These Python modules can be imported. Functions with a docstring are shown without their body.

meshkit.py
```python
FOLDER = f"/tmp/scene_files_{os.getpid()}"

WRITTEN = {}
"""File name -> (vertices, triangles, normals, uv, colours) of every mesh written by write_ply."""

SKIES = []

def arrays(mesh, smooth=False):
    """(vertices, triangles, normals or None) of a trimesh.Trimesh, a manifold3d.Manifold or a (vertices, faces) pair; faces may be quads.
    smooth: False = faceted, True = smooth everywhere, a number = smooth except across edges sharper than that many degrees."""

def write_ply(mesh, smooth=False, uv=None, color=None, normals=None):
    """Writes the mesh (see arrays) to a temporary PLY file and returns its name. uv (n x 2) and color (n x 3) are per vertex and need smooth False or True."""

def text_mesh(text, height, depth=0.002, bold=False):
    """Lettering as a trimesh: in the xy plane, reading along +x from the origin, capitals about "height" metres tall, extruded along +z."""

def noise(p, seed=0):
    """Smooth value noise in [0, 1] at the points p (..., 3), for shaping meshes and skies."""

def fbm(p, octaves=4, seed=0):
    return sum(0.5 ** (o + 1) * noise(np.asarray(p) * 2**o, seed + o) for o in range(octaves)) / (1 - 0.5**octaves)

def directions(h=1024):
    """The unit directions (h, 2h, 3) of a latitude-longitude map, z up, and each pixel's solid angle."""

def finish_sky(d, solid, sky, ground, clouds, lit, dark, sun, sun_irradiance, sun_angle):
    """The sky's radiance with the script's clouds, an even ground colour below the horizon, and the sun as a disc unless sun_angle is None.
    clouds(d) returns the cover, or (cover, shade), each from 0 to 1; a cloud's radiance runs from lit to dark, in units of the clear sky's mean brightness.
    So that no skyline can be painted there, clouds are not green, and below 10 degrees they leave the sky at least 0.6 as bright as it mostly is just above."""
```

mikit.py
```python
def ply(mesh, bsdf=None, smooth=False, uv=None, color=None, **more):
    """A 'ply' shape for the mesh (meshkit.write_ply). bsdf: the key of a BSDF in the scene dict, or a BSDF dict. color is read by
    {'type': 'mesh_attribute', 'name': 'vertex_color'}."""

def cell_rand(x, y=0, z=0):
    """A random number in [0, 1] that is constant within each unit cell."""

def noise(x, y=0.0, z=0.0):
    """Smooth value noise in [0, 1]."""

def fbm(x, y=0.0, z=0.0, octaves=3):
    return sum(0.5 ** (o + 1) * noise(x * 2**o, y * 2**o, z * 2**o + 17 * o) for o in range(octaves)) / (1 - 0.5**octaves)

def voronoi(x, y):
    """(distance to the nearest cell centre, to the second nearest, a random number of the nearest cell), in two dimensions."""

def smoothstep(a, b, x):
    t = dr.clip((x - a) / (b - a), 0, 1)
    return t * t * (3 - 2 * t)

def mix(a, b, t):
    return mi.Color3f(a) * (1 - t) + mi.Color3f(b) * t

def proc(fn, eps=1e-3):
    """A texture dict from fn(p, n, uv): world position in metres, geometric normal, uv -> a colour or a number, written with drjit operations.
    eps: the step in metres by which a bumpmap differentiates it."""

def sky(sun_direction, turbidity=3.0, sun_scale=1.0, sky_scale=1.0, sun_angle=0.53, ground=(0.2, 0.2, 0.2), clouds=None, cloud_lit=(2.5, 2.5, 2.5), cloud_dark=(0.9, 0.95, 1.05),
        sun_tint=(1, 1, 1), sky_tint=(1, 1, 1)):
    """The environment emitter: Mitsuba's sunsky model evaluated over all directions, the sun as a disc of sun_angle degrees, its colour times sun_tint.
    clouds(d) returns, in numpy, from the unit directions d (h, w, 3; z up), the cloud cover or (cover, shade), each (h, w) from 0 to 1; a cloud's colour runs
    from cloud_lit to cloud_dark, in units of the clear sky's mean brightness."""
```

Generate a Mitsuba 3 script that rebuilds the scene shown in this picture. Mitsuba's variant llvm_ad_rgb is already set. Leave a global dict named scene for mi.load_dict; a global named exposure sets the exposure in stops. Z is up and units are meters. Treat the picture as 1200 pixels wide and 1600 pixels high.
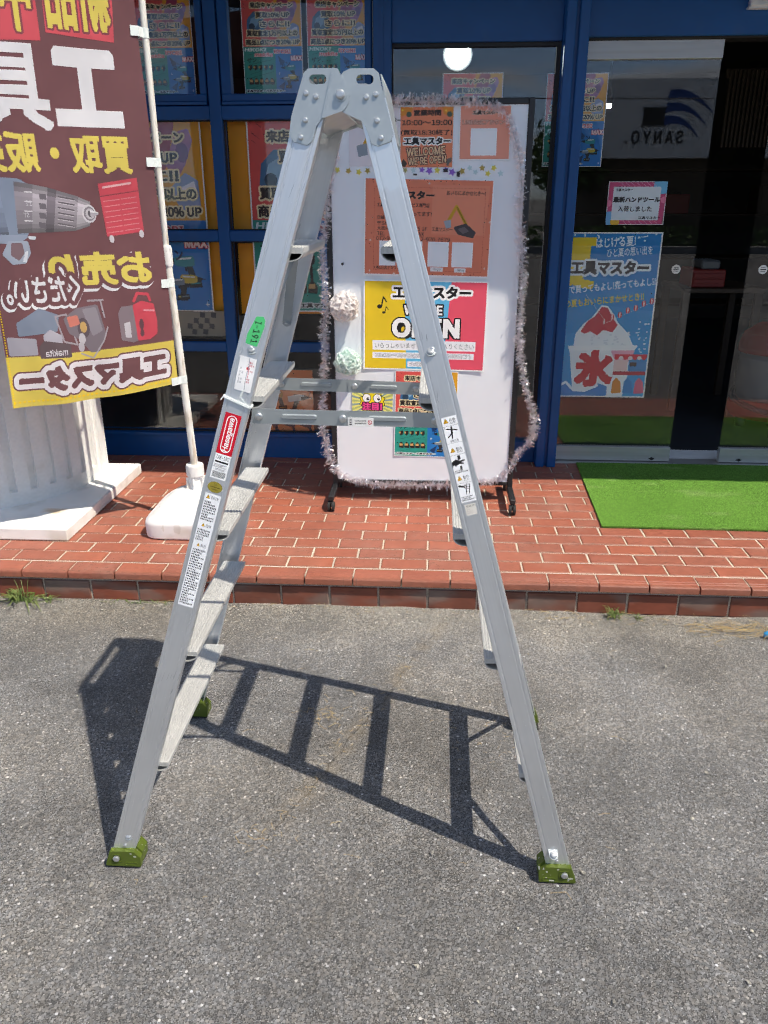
import math, glob, random
import numpy as np, trimesh, shapely
from shapely.geometry import Polygon, Point, LineString, box as sbox
from shapely import affinity
from shapely.ops import unary_union
import drjit as dr
import mitsuba as mi
import mikit, meshkit
from mikit import noise, fbm, voronoi, cell_rand, smoothstep, mix
from PIL import ImageFont

T = mi.ScalarTransform4f
rng = np.random.default_rng(7)
random.seed(7)
scene, labels = {}, {}

# ------------------------------------------------------------------ camera, sky, exposure
TH, PSI, RO, FPX = 0.3723476714, 0.0619962573, -0.0016918077, 1250.0
EYE = np.array([0, 0, 1.6])
_F = np.array([-math.sin(PSI) * math.cos(TH), math.cos(PSI) * math.cos(TH), -math.sin(TH)])
_R = np.cross(_F, [0, 0, 1]); _R /= np.linalg.norm(_R)
_U = np.cross(_R, _F)
_U = -_R * math.sin(RO) + _U * math.cos(RO)
scene['camera'] = {'type': 'perspective', 'fov': math.degrees(2 * math.atan(600 / FPX)), 'fov_axis': 'x',
                   'near_clip': 0.02, 'far_clip': 500.0,
                   'to_world': T().look_at(origin=EYE.tolist(), target=(EYE + _F).tolist(), up=_U.tolist())}
SUN = (0.975, -0.63, 1.83)


def clouds(d):
    z = np.maximum(d[..., 2], 0.03)
    q = np.stack([d[..., 0] / z * 0.9, d[..., 1] / z * 0.9, d[..., 2] * 0 + 3.0], -1)
    n = meshkit.fbm(q, 5, 3)
    c = np.clip((n - 0.50) * 5.0, 0, 1)
    sun = np.array(SUN) / np.linalg.norm(SUN)
    c = c * np.clip((0.93 - d @ sun) * 8, 0, 1)
    return c * 0.85, np.clip((n - 0.56) * 4, 0, 1) * 0.6


scene['sky'] = mikit.sky(SUN, turbidity=3.0, sky_scale=1.0, sun_tint=(0.91, 1.0, 1.12), clouds=clouds, cloud_lit=(2.2, 2.2, 2.25), cloud_dark=(0.9, 0.95, 1.05))
exposure = 1.95

# ------------------------------------------------------------------ materials


def lin(h):
    """#rrggbb (as printed) -> linear albedo"""
    if isinstance(h, str):
        h = [int(h[i:i + 2], 16) / 255 for i in (1, 3, 5)]
    return [x / 12.92 if x <= 0.04045 else ((x + 0.055) / 1.055) ** 2.4 for x in h]


def rgb(c):
    return {'type': 'rgb', 'value': list(map(float, c))}


def mat(name, color, rough=0.6, metallic=0.0, bump=None, bscale=0.001, eps=1e-3, **kw):
    c = mikit.proc(color) if callable(color) else (color if isinstance(color, dict) else rgb(color))
    r = mikit.proc(rough) if callable(rough) else float(rough)
    b = {'type': 'principled', 'base_color': c, 'roughness': r, 'metallic': float(metallic), **kw}
    if bump is not None:
        b = {'type': 'bumpmap', 'arbitrary': mikit.proc(bump, eps), 'scale': float(bscale), 'bsdf': b}
    scene[name] = {'type': 'twosided', 'bsdf': b}


def c_asphalt(p, n, uv):
    d1, d2, k = voronoi(p.x * 128, p.y * 128)
    e1, e2, k2 = voronoi(p.x * 285 + 7, p.y * 285)
    big = fbm(p.x * 1.1 + 5, p.y * 1.1, 0, 4)
    mid = fbm(p.x * 6, p.y * 6, 2, 4)
    grit = fbm(p.x * 30, p.y * 30, 6, 3)
    k4 = cell_rand(k * 5171)
    tone = 0.120 + 0.115 * k * k + 0.20 * smoothstep(0.970, 0.992, k) - 0.075 * smoothstep(0.16, 0.0, k)
    fine = 0.098 + 0.14 * k2 * k2 + 0.12 * smoothstep(0.94, 0.98, k2)
    g = dr.lerp(0.048, fine, smoothstep(0.66, 0.28, e1))
    st = smoothstep(0.54, 0.36, d1) * smoothstep(0.30, 0.50, k4 + 0.5 * (mid - 0.5))
    g = dr.lerp(g, tone, st)
    worn = smoothstep(0.40, 0.70, fbm(p.x * 0.8 + 3, p.y * 1.5 + 1, 3, 4))
    stain = smoothstep(0.62, 0.76, fbm(p.x * 1.9 + 11, p.y * 1.9 + 4, 8, 4))
    g = g * (0.84 + 0.30 * big) * (0.82 + 0.36 * mid) * (0.78 + 0.44 * grit) * (1 + 0.22 * worn) * (1 - 0.16 * stain)
    # hairline crack filled with dust
    cx = p.x + 0.06 - 0.39 * (p.y - 2.58) + 0.05 * (fbm(p.y * 5, 3, 1, 4) - 0.5) + 0.012 * (noise(p.y * 45, 7) - 0.5)
    on = smoothstep(1.55, 1.75, p.y) * smoothstep(2.98, 2.7, p.y)
    w = dr.abs(cx)
    g = g * (1 - 0.55 * on * smoothstep(0.0035, 0.0012, w))
    dust = on * smoothstep(0.06, 0.0, w) * smoothstep(0.40, 0.65, fbm(p.x * 22, p.y * 22, 4, 3))
    warm = smoothstep(0.35, 0.75, fbm(p.x * 2.1, p.y * 2.1 + 9, 1, 3))
    k3 = cell_rand(k * 777)
    edge = smoothstep(2.60, 2.95, p.y + 0.25 * (mid - 0.5))
    col = mix((1.0, 0.99, 0.99), (1.035, 0.995, 0.95), warm) * mix((0.97, 0.99, 1.03), (1.04, 0.99, 0.93), k3) * g * 1.30
    return mix(col, (0.27, 0.215, 0.14), 0.30 * dust) * mix((1, 1, 1), (1.20, 1.15, 1.05), edge)


def b_asphalt(p, n, uv):
    d1, d2, k = voronoi(p.x * 128, p.y * 128)
    e1, e2, k2 = voronoi(p.x * 285 + 7, p.y * 285)
    return smoothstep(0.55, 0.15, d1) * (0.3 + 0.7 * cell_rand(k * 5171)) + 0.45 * smoothstep(0.6, 0.1, e1)


mat('m_asphalt', c_asphalt, 0.85, bump=b_asphalt, bscale=0.0024, eps=5e-4, specular=0.3)
PX, PY0, PP = 0.2015, 3.0745, 0.1029


def c_tile(p, n, uv):
    row = dr.floor((p.y - PY0) / PP)
    odd = row - 2 * dr.floor(row / 2)
    off = dr.select(odd < 0.5, 0.193, 0.088)
    col = dr.floor((p.x - off) / PX)
    k, k2 = cell_rand(row, col, 3), cell_rand(row, col, 8)
    f = fbm(p.x * 9, p.y * 9, p.z * 9, 4)
    s = fbm(p.x * 60, p.y * 60, p.z * 60, 2)
    c = mix((0.38, 0.112, 0.062), (0.305, 0.090, 0.054), k)
    c = mix(c, (0.285, 0.115, 0.082), 0.45 * k2 + 0.16)
    dust = smoothstep(0.48, 0.8, fbm(p.x * 3.1, p.y * 3.1, 4, 4))
    # dirt gathers along the joints, bloom in blotches, small dark chips
    fx = (p.x - off) / PX - col
    fy = (p.y - PY0) / PP - row
    ed = dr.minimum(dr.minimum(fx, 1 - fx) * PX, dr.minimum(fy, 1 - fy) * PP)
    rim = smoothstep(0.016, 0.004, ed + 0.010 * (noise(p.x * 70, p.y * 70) - 0.5))
    chip = smoothstep(0.83, 0.88, noise(p.x * 130, p.y * 130, 3)) * smoothstep(0.5, 0.8, k2 + f - 0.5)
    bloom = smoothstep(0.60, 0.80, fbm(p.x * 14, p.y * 14, 9, 4)) * k
    c = mix(c, (0.40, 0.26, 0.20), 0.15 * dust + 0.18 * bloom)
    c = mix(c, (0.16, 0.085, 0.06), 0.28 * rim + 0.5 * chip)
    return c * (0.78 + 0.30 * f + 0.14 * s)


mat('m_tile', c_tile, 0.48, bump=lambda p, n, uv: fbm(p.x * 45, p.y * 45, p.z * 45, 3), bscale=0.0012, specular=0.45)


def c_riser(p, n, uv):
    k = cell_rand(dr.floor((p.x + 0.826) / 0.2053), 5)
    f = fbm(p.x * 13, p.y * 13, p.z * 13, 4)
    g = fbm(p.x * 5 + 2, 1, p.z * 9, 3)
    c = mix((0.27, 0.075, 0.045), (0.20, 0.075, 0.05), k)
    c = mix(c, (0.24, 0.19, 0.165), 0.75 * smoothstep(0.42, 0.72, g + 0.18 * (k - 0.5)))
    return c * 0.80 * (0.7 + 0.55 * f)


mat('m_riser', c_riser, 0.42, bump=lambda p, n, uv: fbm(p.x * 45, p.y * 45, p.z * 45, 3), bscale=0.0012)
mat('m_grout', lambda p, n, uv: mix((0.62, 0.53, 0.42), (0.40, 0.34, 0.27), fbm(p.x * 6, p.y * 6, p.z * 6, 3)) * (0.7 + 0.5 * noise(p.x * 260, p.y * 260, p.z * 260)), 0.9,
    bump=lambda p, n, uv: noise(p.x * 300, p.y * 300, p.z * 300), bscale=0.0008)
mat('m_white_paint', lambda p, n, uv: mix((0.78, 0.78, 0.76), (0.62, 0.60, 0.55), smoothstep(0.55, 0.85, fbm(p.x * 6, p.y * 6, p.z * 4, 4))) * (0.94 + 0.08 * noise(p.x * 90, p.y * 90, p.z * 90)), 0.55,
    bump=lambda p, n, uv: fbm(p.x * 35, p.y * 35, p.z * 35, 3), bscale=0.0006)
mat('m_plinth', lambda p, n, uv: mix(mix((0.80, 0.79, 0.76), (0.60, 0.57, 0.50), smoothstep(0.5, 0.8, fbm(p.x * 7, p.y * 7, p.z * 7, 4))), (0.55, 0.36, 0.16), 0.7 * smoothstep(0.09, 0.0, dr.sqrt((p.x + 1.81) ** 2 + 2.2 * (p.y - 3.50) ** 2) + 0.06 * (noise(p.x * 40, p.y * 40) - 0.5))), 0.7,
    bump=lambda p, n, uv: fbm(p.x * 40, p.y * 40, p.z * 40, 4), bscale=0.0012)
mat('m_blue', lambda p, n, uv: mix(mix((0.003, 0.088, 0.31), (0.004, 0.066, 0.225), fbm(p.x * 5, p.y * 5, p.z * 5, 3)), (0.10, 0.13, 0.18), 0.14 * smoothstep(0.58, 0.8, fbm(p.x * 9, p.y * 9, p.z * 3, 4))), 0.38, bump=lambda p, n, uv: noise(p.x * 70, p.y * 70, p.z * 70), bscale=0.0004)
mat('m_dark_gasket', (0.02, 0.02, 0.022), 0.6)
mat('m_door_metal', lambda p, n, uv: mix((0.56, 0.57, 0.57), (0.48, 0.46, 0.43), fbm(p.x * 2, 3, p.z * 60, 3)), 0.45, 0.55)


def alu(slope, peel):
    def c(p, n, uv):
        q = p.x - slope * p.z
        f = fbm(p.x * 7, p.y * 7, p.z * 5, 3)
        streak = fbm(q * 330, p.y * 30, p.z * 2.5, 3)
        grime = smoothstep(0.58, 0.85, fbm(q * 60, p.y * 20, p.z * 9, 4))
        scr = smoothstep(0.86, 0.93, noise(q * 640 + 3 * noise(p.z * 6, 4), p.y * 60, p.z * 16)) * smoothstep(0.5, 0.7, noise(q * 30, 5, p.z * 7))
        dark = smoothstep(0.89, 0.94, noise(q * 420 - 60 * p.z, p.y * 50, p.z * 24 + 9)) * smoothstep(0.5, 0.75, noise(q * 20, 8, p.z * 4))
        dot = smoothstep(0.93, 0.97, noise(p.x * 190, p.y * 190, p.z * 190))
        c_ = mix((0.78, 0.80, 0.83), (0.66, 0.68, 0.70), f) * (0.965 + 0.07 * streak)
        c_ = mix(c_, (0.50, 0.50, 0.49), 0.22 * grime)
        c_ = mix(c_, (0.86, 0.87, 0.88), 0.7 * scr + 0.6 * dot)
        c_ = mix(c_, (0.12, 0.13, 0.16), 0.55 * dark)
        if peel:
            c_ = mix(c_, (0.80, 0.80, 0.78), 0.8 * smoothstep(1.620, 1.628, p.z + 0.010 * noise(p.x * 120, 3)))
        return c_
    return c


def alu_r(slope, peel):
    def r(p, n, uv):
        v = 0.34 + 0.14 * fbm((p.x - slope * p.z) * 60, p.y * 30, p.z * 3, 3)
        return v - 0.16 * smoothstep(1.620, 1.628, p.z + 0.010 * noise(p.x * 120, 3)) if peel else v
    return r


for nme_, sl, pe in (('m_alu_a', 0.303, 0), ('m_alu_b', -0.27, 1)):
    mat(nme_, alu(sl, pe), alu_r(sl, pe), 0.80, bump=(lambda sl: lambda p, n, uv: 0.5 * fbm((p.x - sl * p.z) * 260, p.y * 60, p.z * 5, 3) + 2.5 * fbm(p.x * 14, p.y * 14, p.z * 9, 3))(sl), bscale=0.00022, eps=5e-4)
mat('m_tread', lambda p, n, uv: mix((0.66, 0.66, 0.64), (0.54, 0.54, 0.52), fbm(p.x * 30, p.y * 14, p.z * 30, 3)) * (0.86 + 0.2 * fbm(p.x * 420, p.y * 7, 2, 2)), 0.5, 0.4)
mat('m_galv', lambda p, n, uv: mix((0.50, 0.54, 0.55), (0.40, 0.44, 0.46), fbm(p.x * 18, p.y * 18, p.z * 18, 4)), 0.40, 0.65, bump=lambda p, n, uv: fbm(p.x * 60, p.y * 60, p.z * 60, 2), bscale=0.0003)
mat('m_bolt', (0.62, 0.63, 0.63), 0.32, 0.8)
mat('m_green', lambda p, n, uv: mix(mix((0.088, 0.125, 0.013), (0.07, 0.098, 0.010), fbm(p.x * 25, p.y * 25, p.z * 25, 3)), (0.45, 0.46, 0.40), 0.8 * smoothstep(0.80, 0.88, noise(p.x * 110, p.y * 110, p.z * 110))), 0.42)
mat('m_rubber', (0.02, 0.02, 0.02), 0.75)
mat('m_white_plastic', lambda p, n, uv: mix(mix((0.80, 0.79, 0.77), (0.68, 0.65, 0.58), smoothstep(0.50, 0.8, fbm(p.x * 8, p.y * 8, p.z * 8, 4))), (0.42, 0.36, 0.28), 0.30 * smoothstep(0.72, 0.80, noise(p.x * 55, p.y * 55, p.z * 20))), 0.42)
mat('m_pole', lambda p, n, uv: mix((0.78, 0.76, 0.71), (0.55, 0.48, 0.38), smoothstep(0.5, 0.78, fbm(p.x * 60, p.y * 60, p.z * 9, 3))), 0.45)
mat('m_board', lambda p, n, uv: mix((0.83, 0.855, 0.89), (0.78, 0.805, 0.84), fbm(p.x * 4, p.y * 4, p.z * 4, 3)), 0.3)
mat('m_black', (0.018, 0.018, 0.020), 0.4)
mat('m_foil', lambda p, n, uv: mix((0.96, 0.95, 0.96), (0.86, 0.76, 0.77), noise(p.x * 90, p.y * 90, p.z * 90)), 0.20, 0.85)
scene['m_tissue_cream'] = {'type': 'principledthin', 'base_color': mikit.proc(lambda p, n, uv: mix((0.95, 0.93, 0.91), (0.93, 0.88, 0.86), noise(p.x * 45, p.y * 45, p.z * 45))), 'roughness': 0.7, 'diff_trans': 0.9}
scene['m_tissue_mint'] = {'type': 'principledthin', 'base_color': mikit.proc(lambda p, n, uv: mix((0.90, 0.95, 0.92), (0.78, 0.92, 0.86), noise(p.x * 45, p.y * 45, p.z * 45))), 'roughness': 0.7, 'diff_trans': 0.9}


def c_turf(p, n, uv):
    f = fbm(p.x * 3.2, p.y * 3.2, 0, 4)
    s = noise(p.x * 330, p.y * 210)
    w = smoothstep(0.62, 0.9, fbm(p.x * 5, p.y * 14, 5, 4))
    c = mix((0.128, 0.27, 0.042), (0.104, 0.23, 0.034), f)
    return mix(c, (0.26, 0.36, 0.13), 0.4 * w) * (0.5 + 0.9 * s)


mat('m_turf', c_turf, 0.9, bump=lambda p, n, uv: noise(p.x * 330, p.y * 210), bscale=0.004, eps=5e-4, specular=0.15)
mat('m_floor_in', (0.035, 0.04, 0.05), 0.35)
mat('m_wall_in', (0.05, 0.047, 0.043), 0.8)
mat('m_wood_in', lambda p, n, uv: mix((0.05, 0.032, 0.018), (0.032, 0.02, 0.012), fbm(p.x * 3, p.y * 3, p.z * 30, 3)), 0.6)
mat('m_red', (0.20, 0.012, 0.010), 0.45)
mat('m_grey_plastic', (0.13, 0.135, 0.14), 0.5)
mat('m_wall_out', lambda p, n, uv: mix((0.78, 0.79, 0.79), (0.70, 0.70, 0.70), fbm(p.x * 1.2, p.y * 1.2, p.z * 1.2, 4)), 0.85)
mat('m_logo_blue', (0.02, 0.07, 0.28), 0.6)
mat('m_logo_dark', (0.02, 0.02, 0.022), 0.6)
mat('m_leaf', lambda p, n, uv: mix((0.05, 0.10, 0.02), (0.09, 0.14, 0.03), noise(p.x * 3, p.y * 3, p.z * 3)), 0.6)
mat('m_trunk', (0.10, 0.075, 0.05), 0.9)
mat('m_weed', lambda p, n, uv: mix((0.075, 0.14, 0.025), (0.19, 0.22, 0.07), noise(p.x * 30, p.y * 30, p.z * 22)), 0.6)
mat('m_straw', lambda p, n, uv: mix((0.50, 0.38, 0.18), (0.34, 0.22, 0.10), noise(p.x * 40, p.y * 40, p.z * 22)), 0.9)
mat('m_stone', lambda p, n, uv: mix((0.46, 0.43, 0.37), (0.13, 0.125, 0.12), cell_rand(dr.floor(p.x * 120), dr.floor(p.y * 120))), 0.85)
mat('m_litter_blue', (0.03, 0.28, 0.62), 0.5)
mat('m_string', (0.75, 0.80, 0.78), 0.6)
mat('m_awning', (0.02, 0.05, 0.16), 0.9)
mat('m_print', {'type': 'mesh_attribute', 'name': 'vertex_color'}, 0.42, specular=0.4)
scene['m_cloth_print'] = {'type': 'principledthin', 'base_color': {'type': 'mesh_attribute', 'name': 'vertex_color'}, 'roughness': 0.6, 'diff_trans': 0.35}
scene['m_glass_clear'] = {'type': 'thindielectric', 'int_ior': 1.45}
scene['m_glass'] = {'type': 'thindielectric', 'int_ior': 1.62}

# ------------------------------------------------------------------ helpers
_used = {}


def nm(base):
    n = _used.get(base, 0)
    _used[base] = n + 1
    return base if n == 0 else f'{base}_{n:03d}'


def add(name, mesh, bsdf, parent=None, smooth=False, color=None, **more):
    key = nm(f'{parent}__{name}' if parent else name)
    scene[key] = mikit.ply(mesh, bsdf, smooth=smooth, color=color, **more)
    return key


def thing(name, label, cat, group=None):
    key = nm(name)
    labels[key] = {'label': label, 'category': cat}
    if group:
        labels[key]['group'] = group
    return key


def tag(key, label, cat, group=None):
    labels[key] = {'label': label, 'category': cat}
    if group:
        labels[key]['group'] = group
    return key


def struct(key, kind='structure', label=None, cat=None):
    labels[key] = {'kind': kind}
    if label:
        labels[key]['label'] = label
    if cat:
        labels[key]['category'] = cat
    return key


cat_ = trimesh.util.concatenate


def bx(x0, x1, y0, y1, z0, z1, c=0.0):
    """box, with chamfered edges if c"""
    if c <= 0:
        m = trimesh.creation.box([x1 - x0, y1 - y0, z1 - z0])
        m.apply_translation([(x0 + x1) / 2, (y0 + y1) / 2, (z0 + z1) / 2])
        return m
    pts = []
    for i in (0, 1):
        for j in (0, 1):
            for k in (0, 1):
                X, Y, Z = (x0, x1)[i], (y0, y1)[j], (z0, z1)[k]
                sx, sy, sz = (c, -c)[i], (c, -c)[j], (c, -c)[k]
                pts += [(X, Y + sy, Z + sz), (X + sx, Y, Z + sz), (X + sx, Y + sy, Z)]
    return trimesh.convex.convex_hull(np.array(pts))


def unit(v):
    v = np.asarray(v, float)
    return v / np.linalg.norm(v)


def frame_mesh(m, O, X, Y, Z):
    A = np.array([X, Y, Z], float)
    v = np.asarray(m.vertices) @ A + np.asarray(O, float)
    f = np.asarray(m.faces)
    if np.linalg.det(A) < 0:
        f = f[:, ::-1]
    return trimesh.Trimesh(v, f, process=False)


def extr(poly, depth, O, X, Y, Z):
    """extrude shapely polygon (in X,Y) by depth along Z"""
    if hasattr(poly, 'geoms'):
        return cat_([extr(g, depth, O, X, Y, Z) for g in poly.geoms])
    return frame_mesh(trimesh.creation.extrude_polygon(poly, depth, engine='earcut'), O, X, Y, Z)


def cyl(a, b, r, n=16, r2=None):
    a, b = np.asarray(a, float), np.asarray(b, float)
    L = np.linalg.norm(b - a)
    r2 = r if r2 is None else r2
    prof = np.array([[0, 0], [r, 0], [r2, L], [0, L]])
    m = trimesh.creation.revolve(prof, sections=n)
    z = unit(b - a)
    x = unit(np.cross(z, [0.3, 0.9, 0.1]))
    return frame_mesh(m, a, x, np.cross(z, x), z)


def lathe(prof, c, n=32):
    m = trimesh.creation.revolve(np.array(prof, float), sections=n)
    m.apply_translation(c)
    return m


def bolt(c, nrm, r, h, dome=0.35, n=16):
    """rivet or bolt head on a face"""
    prof = [[0, 0], [r, 0], [r, h * (1 - dome)], [r * 0.82, h * (1 - dome * 0.3)], [r * 0.45, h], [0, h]]
    m = trimesh.creation.revolve(np.array(prof), sections=n)
    z = unit(nrm)
    x = unit(np.cross(z, [0.3, 0.2, 0.9]))
    return frame_mesh(m, c, x, np.cross(z, x), z)


def tube(pts, r, n=8):
    pts = [np.asarray(p, float) for p in pts]
    return cat_([cyl(a, b, r, n) for a, b in zip(pts[:-1], pts[1:])])


# ------------------------------------------------------------------ lettering and flat print
_FP = glob.glob('/opt/blender-*/*/datafiles/fonts/Noto Sans CJK*')[0]
_FI = glob.glob('/opt/blender-*/*/datafiles/fonts/Inter.woff2')[0]
_fonts, _glyphs = {}, {}


def glyph(text, size=44, latin=False):
    """outline of a line of text, as a shapely geometry, in units of the font size, y up"""
    k = (text, size, latin)
    if k not in _glyphs:
        fk = (size, latin)
        if fk not in _fonts:
            _fonts[fk] = ImageFont.truetype(_FI if latin else _FP, size)
        m = _fonts[fk].getmask(text, mode='L')
        w, h = m.size
        on = np.pad((np.array(m).reshape(h, w) > 120).astype(np.int8), ((0, 0), (1, 1)))
        rows, st = np.nonzero(np.diff(on, axis=1) == 1)
        en = np.nonzero(np.diff(on, axis=1) == -1)[1]
        g = shapely.union_all(shapely.box(st, -rows - 1.0, en, -rows.astype(float))).buffer(0.5).buffer(-0.5).simplify(0.55)
        _glyphs[k] = affinity.scale(g, 1 / size, 1 / size, origin=(0, 0))
    return _glyphs[k]


def polys(g):
    if g.is_empty:
        return []
    if g.geom_type == 'Polygon':
        return [g] if g.area > 1e-9 else []
    return [q for s in getattr(g, 'geoms', []) for q in polys(s)]


class Print:
    """flat print on a sheet W x H metres; positions are fractions of the sheet, y from the top down"""

    def __init__(self, W, H):
        self.W, self.H, self.L = W, H, []

    def put(self, g, color, kind='picture', clip=True):
        if clip:
            g = g.intersection(sbox(0, -self.H, self.W, 0))
        if not g.is_empty:
            self.L.append((g, lin(color) if isinstance(color, str) else color, kind))

    def pts(self, P):
        return [(x * self.W, -y * self.H) for x, y in P]

    def poly(self, P, color, r=0.0, kind='picture'):
        g = Polygon(self.pts(P)).buffer(0)
        if r:
            g = g.buffer(-r).buffer(r)
        self.put(g, color, kind)

    def rect(self, x0, y0, x1, y1, color, r=0.0):
        self.poly([(x0, y0), (x1, y0), (x1, y1), (x0, y1)], color, r)

    def ell(self, cx, cy, rx, ry, color, rot=0):
        g = affinity.rotate(affinity.scale(Point(0, 0).buffer(1, 10), rx * self.W, ry * self.H), rot)
        self.put(affinity.translate(g, cx * self.W, -cy * self.H), color)

    def line(self, P, w, color, kind='picture'):
        self.put(LineString(self.pts(P)).buffer(w / 2, cap_style='round'), color, kind)

    def text(self, s, x0, y0, x1, y1, color, bold=0.0, outs=(), rot=0, shear=0, size=44, latin=False, grow=None):
        """fits the line into the box; bold and outs [(grow, color)] in fractions of the letter height"""
        g = glyph(s, size, latin)
        a = g.bounds
        if bold:
            k = bold * (a[3] - a[1])
            g = g.buffer(k, join_style='mitre', mitre_limit=1.6).simplify(0.006)
            a = g.bounds
        g = affinity.translate(g, -a[0], -a[3])
        g = affinity.scale(g, (x1 - x0) * self.W / (a[2] - a[0]), (y1 - y0) * self.H / (a[3] - a[1]), origin=(0, 0))
        if shear:
            g = affinity.skew(g, xs=shear, origin=(0, 0))
        g = affinity.translate(g, x0 * self.W, -y0 * self.H)
        if rot:
            g = affinity.rotate(g, rot, origin='center')
        hh = (y1 - y0) * self.H
        for k, c in outs:
            self.put(g.buffer(k * hh, 4).simplify(0.01 * hh), c, 'lettering')
        self.put(g, color, 'lettering')

    def build(self, parent, fmap, bsdf='m_print', off0=0.0003, maxe=None):
        cover, vis = None, []
        for g, c, k in reversed(self.L):
            g = g if g.is_valid else g.buffer(0)
            v = g if cover is None else g.difference(cover)
            vis.append((v, c, k))
            cover = g if cover is None else cover.union(g)
        vis.reverse()
        for kind in ('picture', 'lettering'):
            V, F, C, n = [], [], [], 0
            for g, c, k in vis:
                if k != kind:
                    continue
                for q in polys(g):
                    if q.area < 2e-8:
                        continue
                    try:
                        v, f = trimesh.creation.triangulate_polygon(q, engine='earcut')
                    except Exception:
                        continue
                    if len(f) == 0:
                        continue
                    v3 = np.column_stack([v, np.zeros(len(v))])
                    if maxe:
                        v3, f = trimesh.remesh.subdivide_to_size(v3, f, maxe, max_iter=14)
                    V.append(fmap(v3[:, :2], off0)); F.append(f + n); C.append(np.tile(c, (len(v3), 1))); n += len(v3)
            if V:
                V, F, C = np.vstack(V), np.vstack(F), np.vstack(C)
                add(kind, trimesh.Trimesh(V, F, process=False), bsdf, parent, color=C)


def flat_map(O, X, Y, N, warp=None):
    O, X, Y, N = (np.asarray(a, float) for a in (O, X, Y, N))

    def f(p, off):
        d = np.full(len(p), off) + (warp(p) if warp else 0)
        return O + p[:, :1] * X + p[:, 1:2] * Y + d[:, None] * N
    return f


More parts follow.
